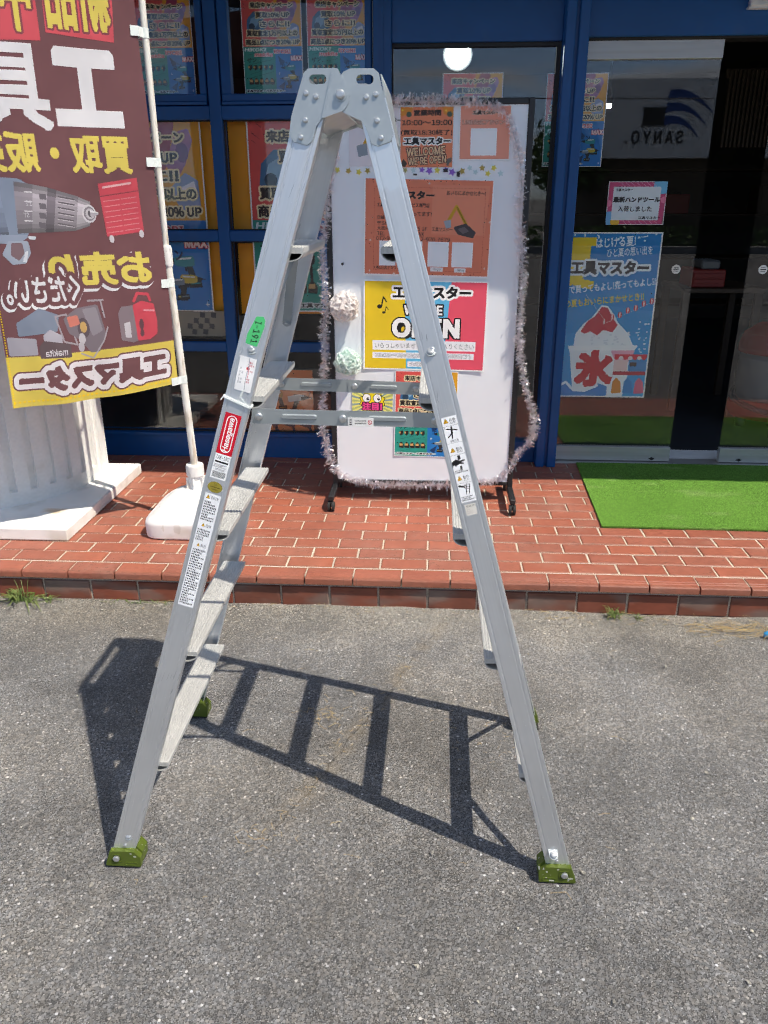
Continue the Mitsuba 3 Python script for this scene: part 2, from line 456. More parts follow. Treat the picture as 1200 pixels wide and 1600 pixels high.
def sheet_mesh(W, H, fmap, thick=0.0006, n=10):
    """thin paper as a closed sheet"""
    xs, ys = np.meshgrid(np.linspace(0, W, n + 1), np.linspace(0, -H, n + 1))
    p = np.column_stack([xs.ravel(), ys.ravel()])
    k = (n + 1) ** 2
    V = np.vstack([fmap(p, 0.0), fmap(p, -thick)])
    F = []
    for i in range(n):
        for j in range(n):
            a = i * (n + 1) + j
            q = [a, a + n + 1, a + n + 2, a + 1]
            F += [[q[0], q[1], q[2]], [q[0], q[2], q[3]], [q[0] + k, q[2] + k, q[1] + k], [q[0] + k, q[3] + k, q[2] + k]]
    rim = [i for i in range(n + 1)] + [(i + 1) * (n + 1) + n for i in range(n)] + [n * (n + 1) + n - 1 - i for i in range(n)] + [(n - 1 - i) * (n + 1) for i in range(n - 1)]
    for a, b in zip(rim, rim[1:] + rim[:1]):
        F += [[a, b, b + k], [a, b + k, a + k]]
    return trimesh.Trimesh(V, np.array(F), process=False)


def poster(name, label, cat, pr, O, X, Y, N, paper='#f2f2f0', group=None, warp=None, n=10, maxe=None):
    key = thing(name, label, cat, group)
    fm = flat_map(O, X, Y, N, warp)
    m = sheet_mesh(pr.W, pr.H, fm, n=n)
    add('sheet', m, 'm_print', key, color=np.tile(lin(paper), (len(m.vertices), 1)))
    pr.build(key, fm, off0=.0007, maxe=maxe)
    return key


def curl(W, H, a, seed):
    """slight waviness of taped paper"""
    return lambda p: a * (meshkit.noise(np.column_stack([p[:, 0] / W * .9 + .3, p[:, 1] / H * .9 + .2, np.full(len(p), seed * 1.7)])) - 0.2) + a * 1.2 * (np.abs(p[:, 0] / W - 0.5) * 2) ** 3


LOGO = '工具マスター'
YG, ZP = 4.595, 0.14       # facade plane, step height
XV, ZV, NV = (1, 0, 0), (0, 0, 1), (0, -1, 0)

# ================================================================== SETTING
def ground_mesh():
    n = 220
    xs, ys = np.linspace(-2.6, 2.6, n), np.linspace(0.3, 3.02, 120)
    X, Y = np.meshgrid(xs, ys)
    P = np.column_stack([X.ravel(), Y.ravel(), 0 * X.ravel()])
    e = np.minimum(1, np.minimum(np.minimum(P[:, 0] + 2.6, 2.6 - P[:, 0]), P[:, 1] - 0.3) / 0.2)
    P[:, 2] = e * (0.010 * (meshkit.fbm(P * 2.2 + 4, 3, 5) - 0.5) + 0.004 * (meshkit.fbm(P * 13, 3, 8) - 0.5)) - 0.003 * e
    P[:, 2] += 0.012 * e * np.clip((P[:, 1] - 2.86) / 0.14, 0, 1) * (0.3 + meshkit.noise(P * 9, 2)) - 0.002
    F = []
    for j in range(119):
        for i in range(n - 1):
            a = j * n + i
            F += [[a, a + 1, a + n + 1], [a, a + n + 1, a + n]]
    near = (P, np.array(F))
    parts = [trimesh.Trimesh(*near, process=False)]
    for x0, x1, y0, y1 in ((-70, -2.6, -60, 3.02), (2.6, 70, -60, 3.02), (-2.6, 2.6, -60, 0.3), (-70, 70, 3.02, 60)):
        parts.append(trimesh.Trimesh([[x0, y0, -.002], [x1, y0, -.002], [x1, y1, -.002], [x0, y1, -.002]], [[0, 1, 2], [0, 2, 3]], process=False))
    return cat_(parts)


struct(add('asphalt', ground_mesh(), 'm_asphalt', smooth=True), label='worn grey asphalt forecourt with pale stone chips')

# brick step: mortar body, with each tile set proud of the joints
step = struct(add('paved_step', bx(-6, 6, 2.992, 4.70, -0.2, ZP - 0.0036), 'm_grout'), label='low step paved with terracotta tiles in pale mortar')


def tile_mesh(w, d, h, c=0.0025):
    """tile without underside: top z=0"""
    t = [(-w / 2 + c, c, 0), (w / 2 - c, c, 0), (w / 2 - c, d - c, 0), (-w / 2 + c, d - c, 0)]
    m = [(-w / 2, 0, -c), (w / 2, 0, -c), (w / 2, d, -c), (-w / 2, d, -c)]
    b = [(-w / 2, 0, -h), (w / 2, 0, -h), (w / 2, d, -h), (-w / 2, d, -h)]
    V = np.array(t + m + b)
    F = [[0, 1, 2], [0, 2, 3]]
    for a, o in ((0, 4), (4, 8)):
        for i in range(4):
            j = (i + 1) % 4
            F += [[a + i, o + i, o + j], [a + i, o + j, a + j]]
    return trimesh.Trimesh(V, np.array(F), process=False)


JW = 0.0070
tile0 = mikit.ply(tile_mesh(PX - JW, PP - JW, 0.012), 'm_tile')
half0 = mikit.ply(tile_mesh(PX - JW, PP - JW, 0.012, 0.004), 'm_tile')


def nose_mesh(w):
    """front-edge tile with rounded nose, two grooves and a drop"""
    d0, d1 = 0.0, 0.1085 - JW
    prof = [(d1, -0.02), (d1, -0.0025), (d1 - .0025, 0), (0.050, 0), (0.048, -.0015), (0.044, -.0015), (0.042, 0), (0.030, 0), (0.028, -.0015), (0.024, -.0015), (0.022, 0), (0.010, -0.0005), (0.004, -0.003), (0.001, -0.007), (0, -0.012), (0, -0.030), (0.003, -0.033), (0.03, -0.033)]
    c = 0.002
    V, F, n = [], [], len(prof)
    for x in (-w / 2, w / 2):
        V += [(x, y, z) for y, z in prof]
    for i in range(n - 1):
        F += [[i, i + 1, n + i + 1], [i, n + i + 1, n + i]]
    for s, flip in ((0, False), (n, True)):
        pg = Polygon(prof)
        v, f = trimesh.creation.triangulate_polygon(pg, engine='earcut')
        base = len(V)
        V += [((-w / 2, w / 2)[flip], y, z) for y, z in v]
        F += [[base + a, base + b, base + c2] if flip else [base + a, base + c2, base + b] for a, b, c2 in f]
    return trimesh.Trimesh(np.array(V), np.array(F), process=False)


nose0 = mikit.ply(nose_mesh(PX - JW), 'm_tile', smooth=25)
rest = []
for k in range(-24, 25):
    x = 0.088 + k * PX + PX / 2
    if -1.98 < x < 1.75:
        scene[nm('paved_step__edge_tile')] = {**nose0, 'to_world': T().translate([x, 2.965, ZP + .0005 * rng.standard_normal()]).rotate([0, 0, 1], 0.25 * rng.standard_normal()).rotate([1, 0, 0], 0.3 * rng.standard_normal())}
    else:
        m = nose_mesh(PX - JW); m.apply_translation([x, 2.965, ZP]); rest.append(m)
for r in range(0, 16):
    off = 0.193 if r % 2 == 0 else 0.088
    y = PY0 + r * PP
    if y + PP > 4.69:
        continue
    for k in range(-24, 25):
        x = off + k * PX + PX / 2
        seen = (-1.75 < x < (1.75 if y < 3.60 else 0.98))
        if seen and not (y > 3.2 and x < -1.62 - PX / 2):
            scene[nm('paved_step__tile')] = {**(tile0 if rng.random() < .6 else half0), 'to_world': T().translate([x, y + JW / 2, ZP + .0005 * rng.standard_normal()]).rotate([0, 0, 1], 0.3 * rng.standard_normal()).rotate([1, 0, 0], 0.25 * rng.standard_normal()).rotate([0, 1, 0], 0.15 * rng.standard_normal())}
        else:
            m = tile_mesh(PX - JW, PP - JW, 0.012); m.apply_translation([x, y + JW / 2, ZP]); rest.append(m)
k0 = add('outer_tiles', cat_(rest), 'm_tile', 'paved_step')
labels[k0] = {'kind': 'stuff'}
RX = 0.2053
riser0 = mikit.ply(frame_mesh(tile_mesh(RX - 0.009, 0.088, 0.014, 0.003), (0, 0, 0), (1, 0, 0), (0, 0, 1), (0, -1, 0)), 'm_riser')
rest = []
for k in range(-26, 27):
    x = -0.826 + k * RX + RX / 2
    if -2.0 < x < 1.75:
        scene[nm('paved_step__riser_tile')] = {**riser0, 'to_world': T().translate([x, 2.984 + .001 * rng.standard_normal(), 0.001]).rotate([0, 1, 0], 0.35 * rng.standard_normal())}
    else:
        m = frame_mesh(tile_mesh(RX - 0.009, 0.088, 0.014, 0.003), (x, 2.984, 0.001), (1, 0, 0), (0, 0, 1), (0, -1, 0)); rest.append(m)
k0 = add('outer_riser_tiles', cat_(rest), 'm_riser', 'paved_step')
labels[k0] = {'kind': 'stuff'}

# artificial turf mat
m = extr(Polygon([(0.818, 3.585), (3.4, 3.57), (3.4, 4.577), (0.856, 4.577)]), 0.009, (0, 0, ZP + .0015), XV, (0, 1, 0), ZV)
tag(add('turf_mat', m, 'm_turf'), 'bright green artificial turf mat laid in front of the sliding glass doors', 'mat')

g = np.random.default_rng(77)
n_ = 90000
tx, ty = g.uniform(.815, 2.35, n_), g.uniform(3.574, 4.579, n_)
ok = tx > .816 + .038 * (ty - 3.58) + g.normal(0, .0015, n_)
tx, ty = tx[ok], ty[ok]; n_ = len(tx)
th_ = g.uniform(0, 6.28, n_)
lx, ly = np.cos(th_), np.sin(th_)
lean = g.normal(0, .0035, (n_, 2)); hh_ = g.uniform(.0010, .0028, n_) * (0.55 + .9 * meshkit.noise(np.column_stack([tx * 6, ty * 6, tx * 0])))
z0_ = np.full(n_, ZP + .0095)
V = np.stack([np.column_stack([tx - lx * .0011, ty - ly * .0011, z0_]), np.column_stack([tx + lx * .0011, ty + ly * .0011, z0_]), np.column_stack([tx + lean[:, 0], ty + lean[:, 1], z0_ + hh_])], 1).reshape(-1, 3)
k0 = add('fibres', trimesh.Trimesh(V, np.arange(3 * n_).reshape(-1, 3), process=False), 'm_turf', 'turf_mat')
labels[k0] = {'kind': 'stuff'}

# ------------------------------------------------------------------ column with plinth
col = thing('fluted_column', 'white fluted half-round column on a thick painted plinth at the left end of the step', 'column')
CX, CY, CR = -2.40, 4.03, 0.60
pl = bx(-4.0, -1.655, 3.278, 4.262, ZP, 0.200, 0.006)
pl = pl.subdivide_to_size(0.12)
pl.vertices += 0.0009 * (np.stack([meshkit.noise(pl.vertices * 11, s) for s in (1, 2, 3)], -1) - 0.5)
add('plinth', pl, 'm_plinth', col, smooth=30)


def column_mesh():
    # half-round shaft with recessed flutes that end 7 cm above the plinth
    fl, gap, r2 = 0.038, 0.098, CR - 0.024
    nf = int(math.pi * CR / gap)
    A = []
    for i in range(nf + 1):
        a0 = -math.pi + (i + 0.5) * math.pi / nf
        h = fl / CR / 2
        A.append((a0 - h, a0 + h))
    out = []
    full = [(CX + CR * math.cos(a), CY + CR * math.sin(a)) for a in np.linspace(-math.pi, 0, 97)]
    foot = Polygon(full)
    out.append(extr(foot, 0.07, (0, 0, 0.2), XV, (0, 1, 0), ZV))
    ring = foot
    for a0, a1 in A:
        cut = [(CX + (CR + .05) * math.cos(a), CY + (CR + .05) * math.sin(a)) for a in np.linspace(a0, a1, 6)] + [(CX + r2 * math.cos(a), CY + r2 * math.sin(a)) for a in np.linspace(a1, a0, 6)]
        ring = ring.difference(Polygon(cut))
    out.append(extr(ring, 3.2, (0, 0, 0.27), XV, (0, 1, 0), ZV))
    return cat_(out)


add('shaft', column_mesh(), 'm_white_paint', col, smooth=20)
add('pilaster', cat_([bx(-2.95, -1.815, CY + .002, 4.20, 0.2, 3.45, 0.004), bx(-2.95, -1.80, 4.07, 4.10, 0.2, 3.449)]), 'm_white_paint', col)

# ------------------------------------------------------------------ shop front
SF = thing('shop_building', 'blue painted shop front with framed windows and glass sliding doors behind the step', 'shop')
add('centre_post', bx(-1.197, -1.135, YG, 4.70, ZP, 3.6, .004), 'm_blue', SF)
add('bay_post', cat_([bx(-0.335, -0.243, YG - .012, 4.70, ZP, 3.6, .004), bx(-0.296, -0.285, YG - .02, YG - .011, ZP, 3.6)]), 'm_blue', SF)
add('door_post', cat_([bx(0.607, 0.655, 4.504, 4.70, ZP, 3.6, .004), bx(0.672, 0.722, 4.504, 4.70, ZP, 3.6, .004), bx(0.654, 0.673, 4.530, 4.699, ZP, 3.6)]), 'm_blue', SF)
add('left_post', bx(-2.50, -2.40, YG, 4.70, ZP, 3.6, .004), 'm_blue', SF)
add('right_post', bx(3.25, 3.4, YG, 4.70, ZP, 3.6, .004), 'm_blue', SF)
for i, (xa, xb) in enumerate(((-2.40, -1.197), (-1.135, -0.335))):
    add('kick_panel', cat_([bx(xa, xb, YG + .003, 4.70, ZP, 0.275, .003), bx(xa, xb, YG - .012, 4.699, 0.273, 0.292, .003)]), 'm_blue', SF)
    for z0, z1 in ((0.779, 0.834), (1.386, 1.443), (1.992, 2.058)):
        add('transom', bx(xa, xb, YG + .002, 4.698, z0, z1, .004), 'm_blue', SF)
    # opening sash above the transom
    sa, sb = xa + .008, xb - .012
    add('sash_frame', cat_([bx(sa, sb, YG - .006, 4.66, 2.062, 2.076, .002), bx(sa, sb, YG + .004, 4.662, 2.0761, 2.113, .004), bx(sa, sa + .052, YG + .005, 4.661, 2.112, 3.0, .004), bx(sb - .052 + .02, sb + .002, YG + .005, 4.661, 2.112, 3.0, .004)]), 'm_blue', SF)
    for z0, z1 in ((0.29, 0.782), (0.832, 1.388), (1.441, 1.994), (2.11, 3.0)):
        y = 4.640
        pane = trimesh.Trimesh([[xa, y, z0], [xb, y, z0], [xb, y, z1], [xa, y, z1]], [[0, 1, 2], [0, 2, 3]], process=False)
        add('window_pane', pane, 'm_glass_clear', SF)
        if z0 < 2:
            g = .006
            add('pane_gasket', cat_([bx(xa, xb, 4.625, 4.646, z1 - g - .002, z1 - .0025), bx(xa, xb, 4.625, 4.646, z0 + .0025, z0 + g + .002), bx(xa, xa + g, 4.626, 4.645, z0 + .008, z1 - .008), bx(xb - g, xb, 4.626, 4.645, z0 + .008, z1 - .008)]), 'm_dark_gasket', SF)
# fixed show window
xa, xb = -0.243, 0.607
add('show_window_sill', bx(xa, xb, YG, 4.70, ZP, 0.268, .004), 'm_blue', SF)
add('show_window_pane', trimesh.Trimesh([[xa, 4.64, .26], [xb, 4.64, .26], [xb, 4.64, 2.335], [xa, 4.64, 2.335]], [[0, 1, 2], [0, 2, 3]], process=False), 'm_glass', SF)
add('pane_gasket', cat_([bx(xa, xa + .008, 4.62, 4.65, .268, 2.33), bx(xb - .022, xb, 4.62, 4.65, .268, 2.33), bx(xa, xb, 4.619, 4.651, 2.315, 2.334)]), 'm_dark_gasket', SF)
add('head_panel', bx(xa, xb, YG + .004, 4.70, 2.334, 3.6, .003), 'm_blue', SF)
add('head_panel', bx(0.722, 3.25, YG - .02, 4.60, 2.345, 3.6, .004), 'm_blue', SF)
add('door_track', bx(0.722, 3.25, 4.60, 4.72, 2.337, 2.40, .002), 'm_dark_gasket', SF)
add('upper_wall', cat_([bx(-6, 6, 4.71, 4.9, 3.0, 5.2), bx(-6, -2.5, YG + .01, 4.9, ZP, 3.0), bx(3.4, 6, YG + .01, 4.9, ZP, 3.0), bx(-2.5, 6, 4.702, 4.9, -.1, ZP + .001)]), 'm_wall_out', SF)
add('threshold', bx(0.722, 3.25, 4.582, 4.70, ZP - .002, ZP + .006, .002), 'm_door_metal', SF)
add('sensor_box', cat_([bx(1.476, 1.66, 4.53, 4.576, 2.455, 2.53, .006), bx(1.47, 1.666, 4.534, 4.577, 2.449, 2.456)]), 'm_white_plastic', SF)
# awning that shades the front
V, F = [], []
xs = np.linspace(-6, 6, 361)
for x in xs:
    zb = 2.752 + 0.026 * abs(math.sin(math.pi * x / 0.62)) + 0.012 * math.sin(x * 1.9 + 1)
    V += [(x, 4.58, 3.45), (x, 3.385, 3.0), (x, 3.378, zb)]
for i in range(len(xs) - 1):
    a = 3 * i
    for k in (0, 1):
        F += [[a + k, a + k + 3, a + k + 4], [a + k, a + k + 4, a + k + 1]]
aw = trimesh.Trimesh(np.array(V), np.array(F), process=False)
aw2 = aw.copy(); aw2.apply_translation([0, 0, 0.003]); aw2.invert()
add('awning', cat_([aw, aw2]), 'm_awning', SF)

# sliding doors
for (xa, xb, sx, kx) in ((0.73, 1.405, 1.311, 1.301), (1.690, 2.45, 1.774, 1.806)):
    D = nm(SF + '__sliding_door')
    y = 4.64
    scene[D] = mikit.ply(trimesh.Trimesh([[xa, y, .23], [xb, y, .23], [xb, y, 2.256], [xa, y, 2.256]], [[0, 1, 2], [0, 2, 3]], process=False), 'm_glass')
    add('bottom_rail', bx(xa, xb, y - .02, y + .02, ZP + .012, .236, .002), 'm_door_metal', D)
    if xa < 1:
        add('top_rail', bx(xa, xb, y - .02, y + .02, 2.252, 2.336, .002), 'm_door_metal', D)
    else:
        add('top_rail', bx(xa, xb, y - .02, y + .02, 2.30, 2.336, .002), 'm_dark_gasket', D)
    k = add('round_sticker', cat_([cyl((sx, y - .0030, 1.243), (sx, y - .0012, 1.243), .024, 24)]), 'm_white_plastic', D)
    add('lock', cat_([cyl((kx, y - .024, .168), (kx, y - .0195, .168), .009, 14), bx(kx - .016, kx + .016, y - .0225, y - .0195, .165, .171)]), 'm_black', D)
    pr = Print(.05, .05)
    pr.line([(.3, .3), (.7, .3)], .004, '#707070'); pr.line([(.25, .5), (.75, .5)], .006, '#606060'); pr.line([(.3, .7), (.7, .7)], .004, '#707070')
    pr.build(D, flat_map((sx - .025, y - .0030, 1.268), XV, ZV, NV))

# ------------------------------------------------------------------ room behind the glass
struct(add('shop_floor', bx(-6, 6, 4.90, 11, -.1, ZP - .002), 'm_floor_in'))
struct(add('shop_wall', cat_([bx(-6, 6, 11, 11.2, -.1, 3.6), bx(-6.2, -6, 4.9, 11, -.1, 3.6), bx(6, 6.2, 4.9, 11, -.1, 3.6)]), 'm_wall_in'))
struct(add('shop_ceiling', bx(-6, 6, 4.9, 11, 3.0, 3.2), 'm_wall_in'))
# things one can make out inside
L = thing('ceiling_lamp', 'round white lamp glowing behind the show window glass', 'lamp')
s = trimesh.creation.icosphere(subdivisions=3, radius=.086)
s.apply_scale([1, .55, 1]); s.apply_translation([.121, 6.2, 2.515])
scene[L + '__globe'] = mikit.ply(s, rgbmat := {'type': 'diffuse', 'reflectance': rgb((.8, .8, .8))}, smooth=True, emitter={'type': 'area', 'radiance': rgb((5.6, 6.4, 6.2))})
add('ring', lathe([[.086, -.012], [.100, -.012], [.100, .012], [.086, .012], [.086, -.012]], (0, 0, 0)).apply_transform(trimesh.transformations.rotation_matrix(math.pi / 2, [1, 0, 0])).apply_translation([.121, 6.215, 2.515]), 'm_grey_plastic', L)
add('stem', cyl((.121, 6.215, 2.60), (.121, 6.215, 3.0), .012), 'm_grey_plastic', L)
L = thing('spot_lamp', 'small bright spot lamp seen through the door glass beside the campaign poster', 'lamp')
s = trimesh.creation.icosphere(subdivisions=2, radius=.020); s.apply_translation([1.124, 6.0, 2.178])
scene[L + '__bulb'] = mikit.ply(s, rgbmat, smooth=True, emitter={'type': 'area', 'radiance': rgb((8, 8.6, 8))})
add('housing', cat_([cyl((1.124, 6.0, 2.19), (1.124, 6.0, 2.27), .03), cyl((1.124, 6.0, 2.27), (1.124, 6.0, 3.0), .008)]), 'm_black', L)

t = thing('tool_chest', 'red tool chest with a pale lid standing inside the gap between the doors', 'tool chest')
add('body', cat_([bx(1.80, 2.03, 5.95, 6.25, 1.02, 1.14, .006)]), 'm_red', t)
add('lid', bx(1.86, 1.99, 5.97, 6.20, 1.141, 1.20, .01), 'm_grey_plastic', t)
for z in (1.06, 1.10):
    add('drawer', bx(1.81, 2.02, 5.941, 5.949, z - .016, z + .016, .002), 'm_red', t)
t = thing('work_bench', 'dark wooden bench carrying the red tool chest inside the doorway', 'bench')
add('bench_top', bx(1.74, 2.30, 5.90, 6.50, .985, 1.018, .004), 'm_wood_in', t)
for x in (1.77, 2.27):
    for y in (5.94, 6.46):
        add('leg', bx(x - .025, x + .025, y - .025, y + .025, ZP, .984, .003), 'm_wood_in', t)
t = thing('display_shelf', 'dark wooden shelf unit at the back of the shop', 'shelf')
for z in (.5, 1.0, 1.45, 1.9):
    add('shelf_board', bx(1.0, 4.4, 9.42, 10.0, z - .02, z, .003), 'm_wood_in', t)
for x in (1.0, 4.4):
    add('upright', bx(x - .02, x + .02, 9.415, 10.005, ZP, 2.4, .003), 'm_wood_in', t)
t = thing('slat_screen', 'dark screen of upright wooden slats inside the shop above the door gap', 'screen')
for i in range(14):
    add('slat', bx(2.06 + i * .030, 2.076 + i * .030, 6.55, 6.57, 1.95, 2.45, .002), 'm_wood_in', t)
add('rail', bx(2.04, 2.50, 6.571, 6.59, 2.40, 2.46), 'm_wood_in', t)
t = thing('vacuum_cleaner', 'red and grey drum machine standing behind the right-hand door glass', 'machine')
add('drum', lathe([[0, .32], [.19, .32], [.21, .36], [.21, .60], [.19, .63], [0, .63]], (2.30, 5.6, 0)), 'm_grey_plastic', t, smooth=30)
add('motor_head', lathe([[0, .635], [.22, .635], [.225, .68], [.20, .76], [.12, .82], [0, .83]], (2.30, 5.6, 0)), 'm_red', t, smooth=30)
add('base', lathe([[0, .20], [.22, .20], [.24, .23], [.24, .29], [.20, .318], [0, .318]], (2.30, 5.6, 0)), 'm_red', t, smooth=30)
for a in range(4):
    add('caster', lathe([[0, 0], [.03, .0], [.035, .03], [.03, .06], [0, .06]], (2.30 + .19 * math.cos(a * 1.57 + .4), 5.6 + .19 * math.sin(a * 1.57 + .4), ZP)), 'm_black', t)
add('hose', tube([(2.30 + .26 * math.cos(a), 5.5 + .22 * math.sin(a), .5 - a * .05) for a in np.linspace(0, 5, 16)], .02), 'm_black', t)
for i, (x, w, h, m_, lab) in enumerate(((1.9, .26, .3, 'm_grey_plastic', 'grey tool case on the back shelf behind the door glass'), (2.4, .34, .2, 'm_red', 'flat red case on the back shelf seen beside the door edge'), (3.5, .45, .3, 'm_wood_in', 'brown carton on the back shelf behind the right-hand door'))):
    k = thing('tool_case', lab, 'case', 'cases on the back shelf')
    add('shell', bx(x, x + w, 9.5, 9.9, 1.451, 1.45 + h, .008), m_, k)
    add('handle', tube([(x + w * .3, 9.5, 1.45 + h), (x + w * .35, 9.49, 1.47 + h), (x + w * .65, 9.49, 1.47 + h), (x + w * .7, 9.5, 1.45 + h)], .006), 'm_black', k)

# ------------------------------------------------------------------ street side opposite, seen only as reflections
B = thing('opposite_building', 'pale walled building with a blue arc emblem, mirrored in the door glass', 'building')
YB = -20.0
add('wall', bx(5.35, 19, YB - 8, YB, 2.86, 5.19), 'm_wall_out', B)
add('lower_wall', bx(5.40, 18.9, YB - 8, YB - .6, -.1, 2.86), 'm_trunk', B)
add('window', cat_([bx(6.62, 7.30, YB + .001, YB + .03, 3.84, 4.33)]), 'm_dark_gasket', B)
add('window_head', bx(6.58, 7.34, YB + .001, YB + .05, 4.33, 4.37), 'm_grey_plastic', B)
add('window_sill', bx(6.58, 7.34, YB + .001, YB + .05, 3.80, 3.84), 'm_grey_plastic', B)


def arc(x0, z0, x1, z1, w):
    # crescent: thick at (x0,z0), pointed at (x1,z1), bulging up
    P, Q = [], []
    for s in np.linspace(0, 1, 16):
        x = x0 + (x1 - x0) * s
        z = z0 + (z1 - z0) * s ** 2.1 + .10 * math.sin(math.pi * s) * .6
        P.append((x, z)); Q.append((x - .06 * (1 - s), z - w * (1 - s) ** .9))
    return Polygon(P + Q[::-1]).buffer(0)


for a in ((7.40, 4.86, 8.85, 4.15, .30), (7.35, 4.48, 8.68, 3.80, .30), (7.33, 4.10, 8.50, 3.42, .30)):
    add('emblem_arc', extr(arc(*a), .02, (0, YB + .002, 0), XV, ZV, (0, 1, 0)), 'm_logo_blue', B)
tm = meshkit.text_mesh('S A N Y O .', .36, .03, bold=True)
sc_ = 1.85 / (tm.bounds[1][0] - tm.bounds[0][0])
tm.apply_scale([sc_, 1, 1])
add('lettering', frame_mesh(tm, (7.98, YB + .004, 3.30), (-1, 0, 0), (0, 0, 1), (0, 1, 0)), 'm_logo_dark', B)


def tree(x, y, h, r, label, seed):
    t = thing('street_tree', label, 'tree', 'street trees across the road')
    g = np.random.default_rng(seed)
    add('trunk', cat_([cyl((x, y, -.1), (x + .1, y, h * .5), .13, 10, .08)] + [cyl((x + .1, y, h * .45), (x + .1 + .5 * r * math.cos(a), y + .5 * r * math.sin(a), h * .75), .06, 8, .03) for a in g.uniform(0, 6.28, 5)]), 'm_trunk', t)
    n = 2600
    d = g.standard_normal((n, 3)); d /= np.linalg.norm(d, axis=1, keepdims=True)
    rad = g.uniform(.45, 1, n)[:, None] * (0.7 + .6 * meshkit.noise(d * 2.2 + seed))[:, None]
    c = d * rad * [r, r, r * .8] + [x, y, h * .68]
    u = g.standard_normal((n, 3)); u /= np.linalg.norm(u, axis=1, keepdims=True)
    w = np.cross(u, g.standard_normal((n, 3))); w /= np.linalg.norm(w, axis=1, keepdims=True)
    s = g.uniform(.08, .16, n)[:, None]
    V = np.stack([c - u * s, c - w * s * .5, c + u * s, c + w * s * .5], 1).reshape(-1, 3)
    i = np.arange(n)[:, None] * 4
    add('crown', trimesh.Trimesh(V, np.vstack([i + [0, 1, 2], i + [0, 2, 3]]), process=False), 'm_leaf', t)


tree(4.4, -21, 4.2, 1.5, 'bushy street tree at the left end of the pale walled building opposite', 3)
tree(2.0, -26, 3.4, 1.5, 'broad street tree across the road, nearer the shop window reflection', 4)
u = thing('utility_pole', 'grey concrete utility pole across the road carrying wires', 'utility pole')
add('pole', cyl((-3.4, -18.8, -.1), (-3.4, -18.8, 8.5), .15, 14, .11), 'm_wall_out', u)
add('cross_arm', bx(-4.2, -2.6, -18.95, -18.85, 7.8, 7.9), 'm_grey_plastic', u)
add('wire', tube([(-30 + 60 * s, -19.2, 5.6 - .9 * s - 2.2 * (s - s * s)) for s in np.linspace(0, 1, 30)], .018, 5), 'm_black', u)
hd = thing('hedge', 'low clipped hedge along the far side of the road', 'hedge')
g = np.random.default_rng(11)
n = 5000
c = np.column_stack([g.uniform(-14, 18, n), g.uniform(-18.6, -17.9, n), g.uniform(0, .8, n)])
u_ = g.standard_normal((n, 3)); u_ /= np.linalg.norm(u_, axis=1, keepdims=True)
w_ = np.cross(u_, g.standard_normal((n, 3))); w_ /= np.linalg.norm(w_, axis=1, keepdims=True)
V = np.stack([c - u_ * .10, c - w_ * .06, c + u_ * .10, c + w_ * .06], 1).reshape(-1, 3)
i = np.arange(n)[:, None] * 4
add('foliage', trimesh.Trimesh(V, np.vstack([i + [0, 1, 2], i + [0, 2, 3]]), process=False), 'm_leaf', hd)
add('planter_kerb', bx(-14, 18, -17.8, -17.6, -.05, .22, .02), 'm_grey_plastic', hd)

# ================================================================== STEPLADDER
LD = thing('stepladder', 'silver aluminium stepladder with green feet standing open on the asphalt', 'stepladder')
KY = 0.0929


def yf(z):
    return 1.550 + KY * z


def yr(z):
    return 2.222 - KY * z


def xa_(z):
    return -0.781 + 0.303 * z


def xb_(z):
    return 0.350 - 0.270 * z


def xc_(z):
    """right ladder, rear rail: stands a little further in"""
    return 0.336 - 0.2705 * z


def yfb(z):
    """right ladder, front rail: the foot stands a little further back"""
    return yf(z) + .013 * (1 - z / 1.78)


def rail_frame(side, end):
    """(foot point, axis up the rail, across to the right, outward normal)"""
    X, Y = (xa_, xc_ if end else xb_)[side], (yfb if side and not end else (yf, yr)[end])
    p0, p1 = np.array([X(0), Y(0), 0]), np.array([X(1), Y(1), 1.0])
    e = unit(p1 - p0)
    n = np.array([0, -1, KY]) if end == 0 else np.array([0, 1, KY])
    n = unit(n - e * (n @ e))
    w = np.cross(e, n) if end == 0 else np.cross(n, e)
    if w[0] < 0:
        w = -w
    return p0, e, w, n


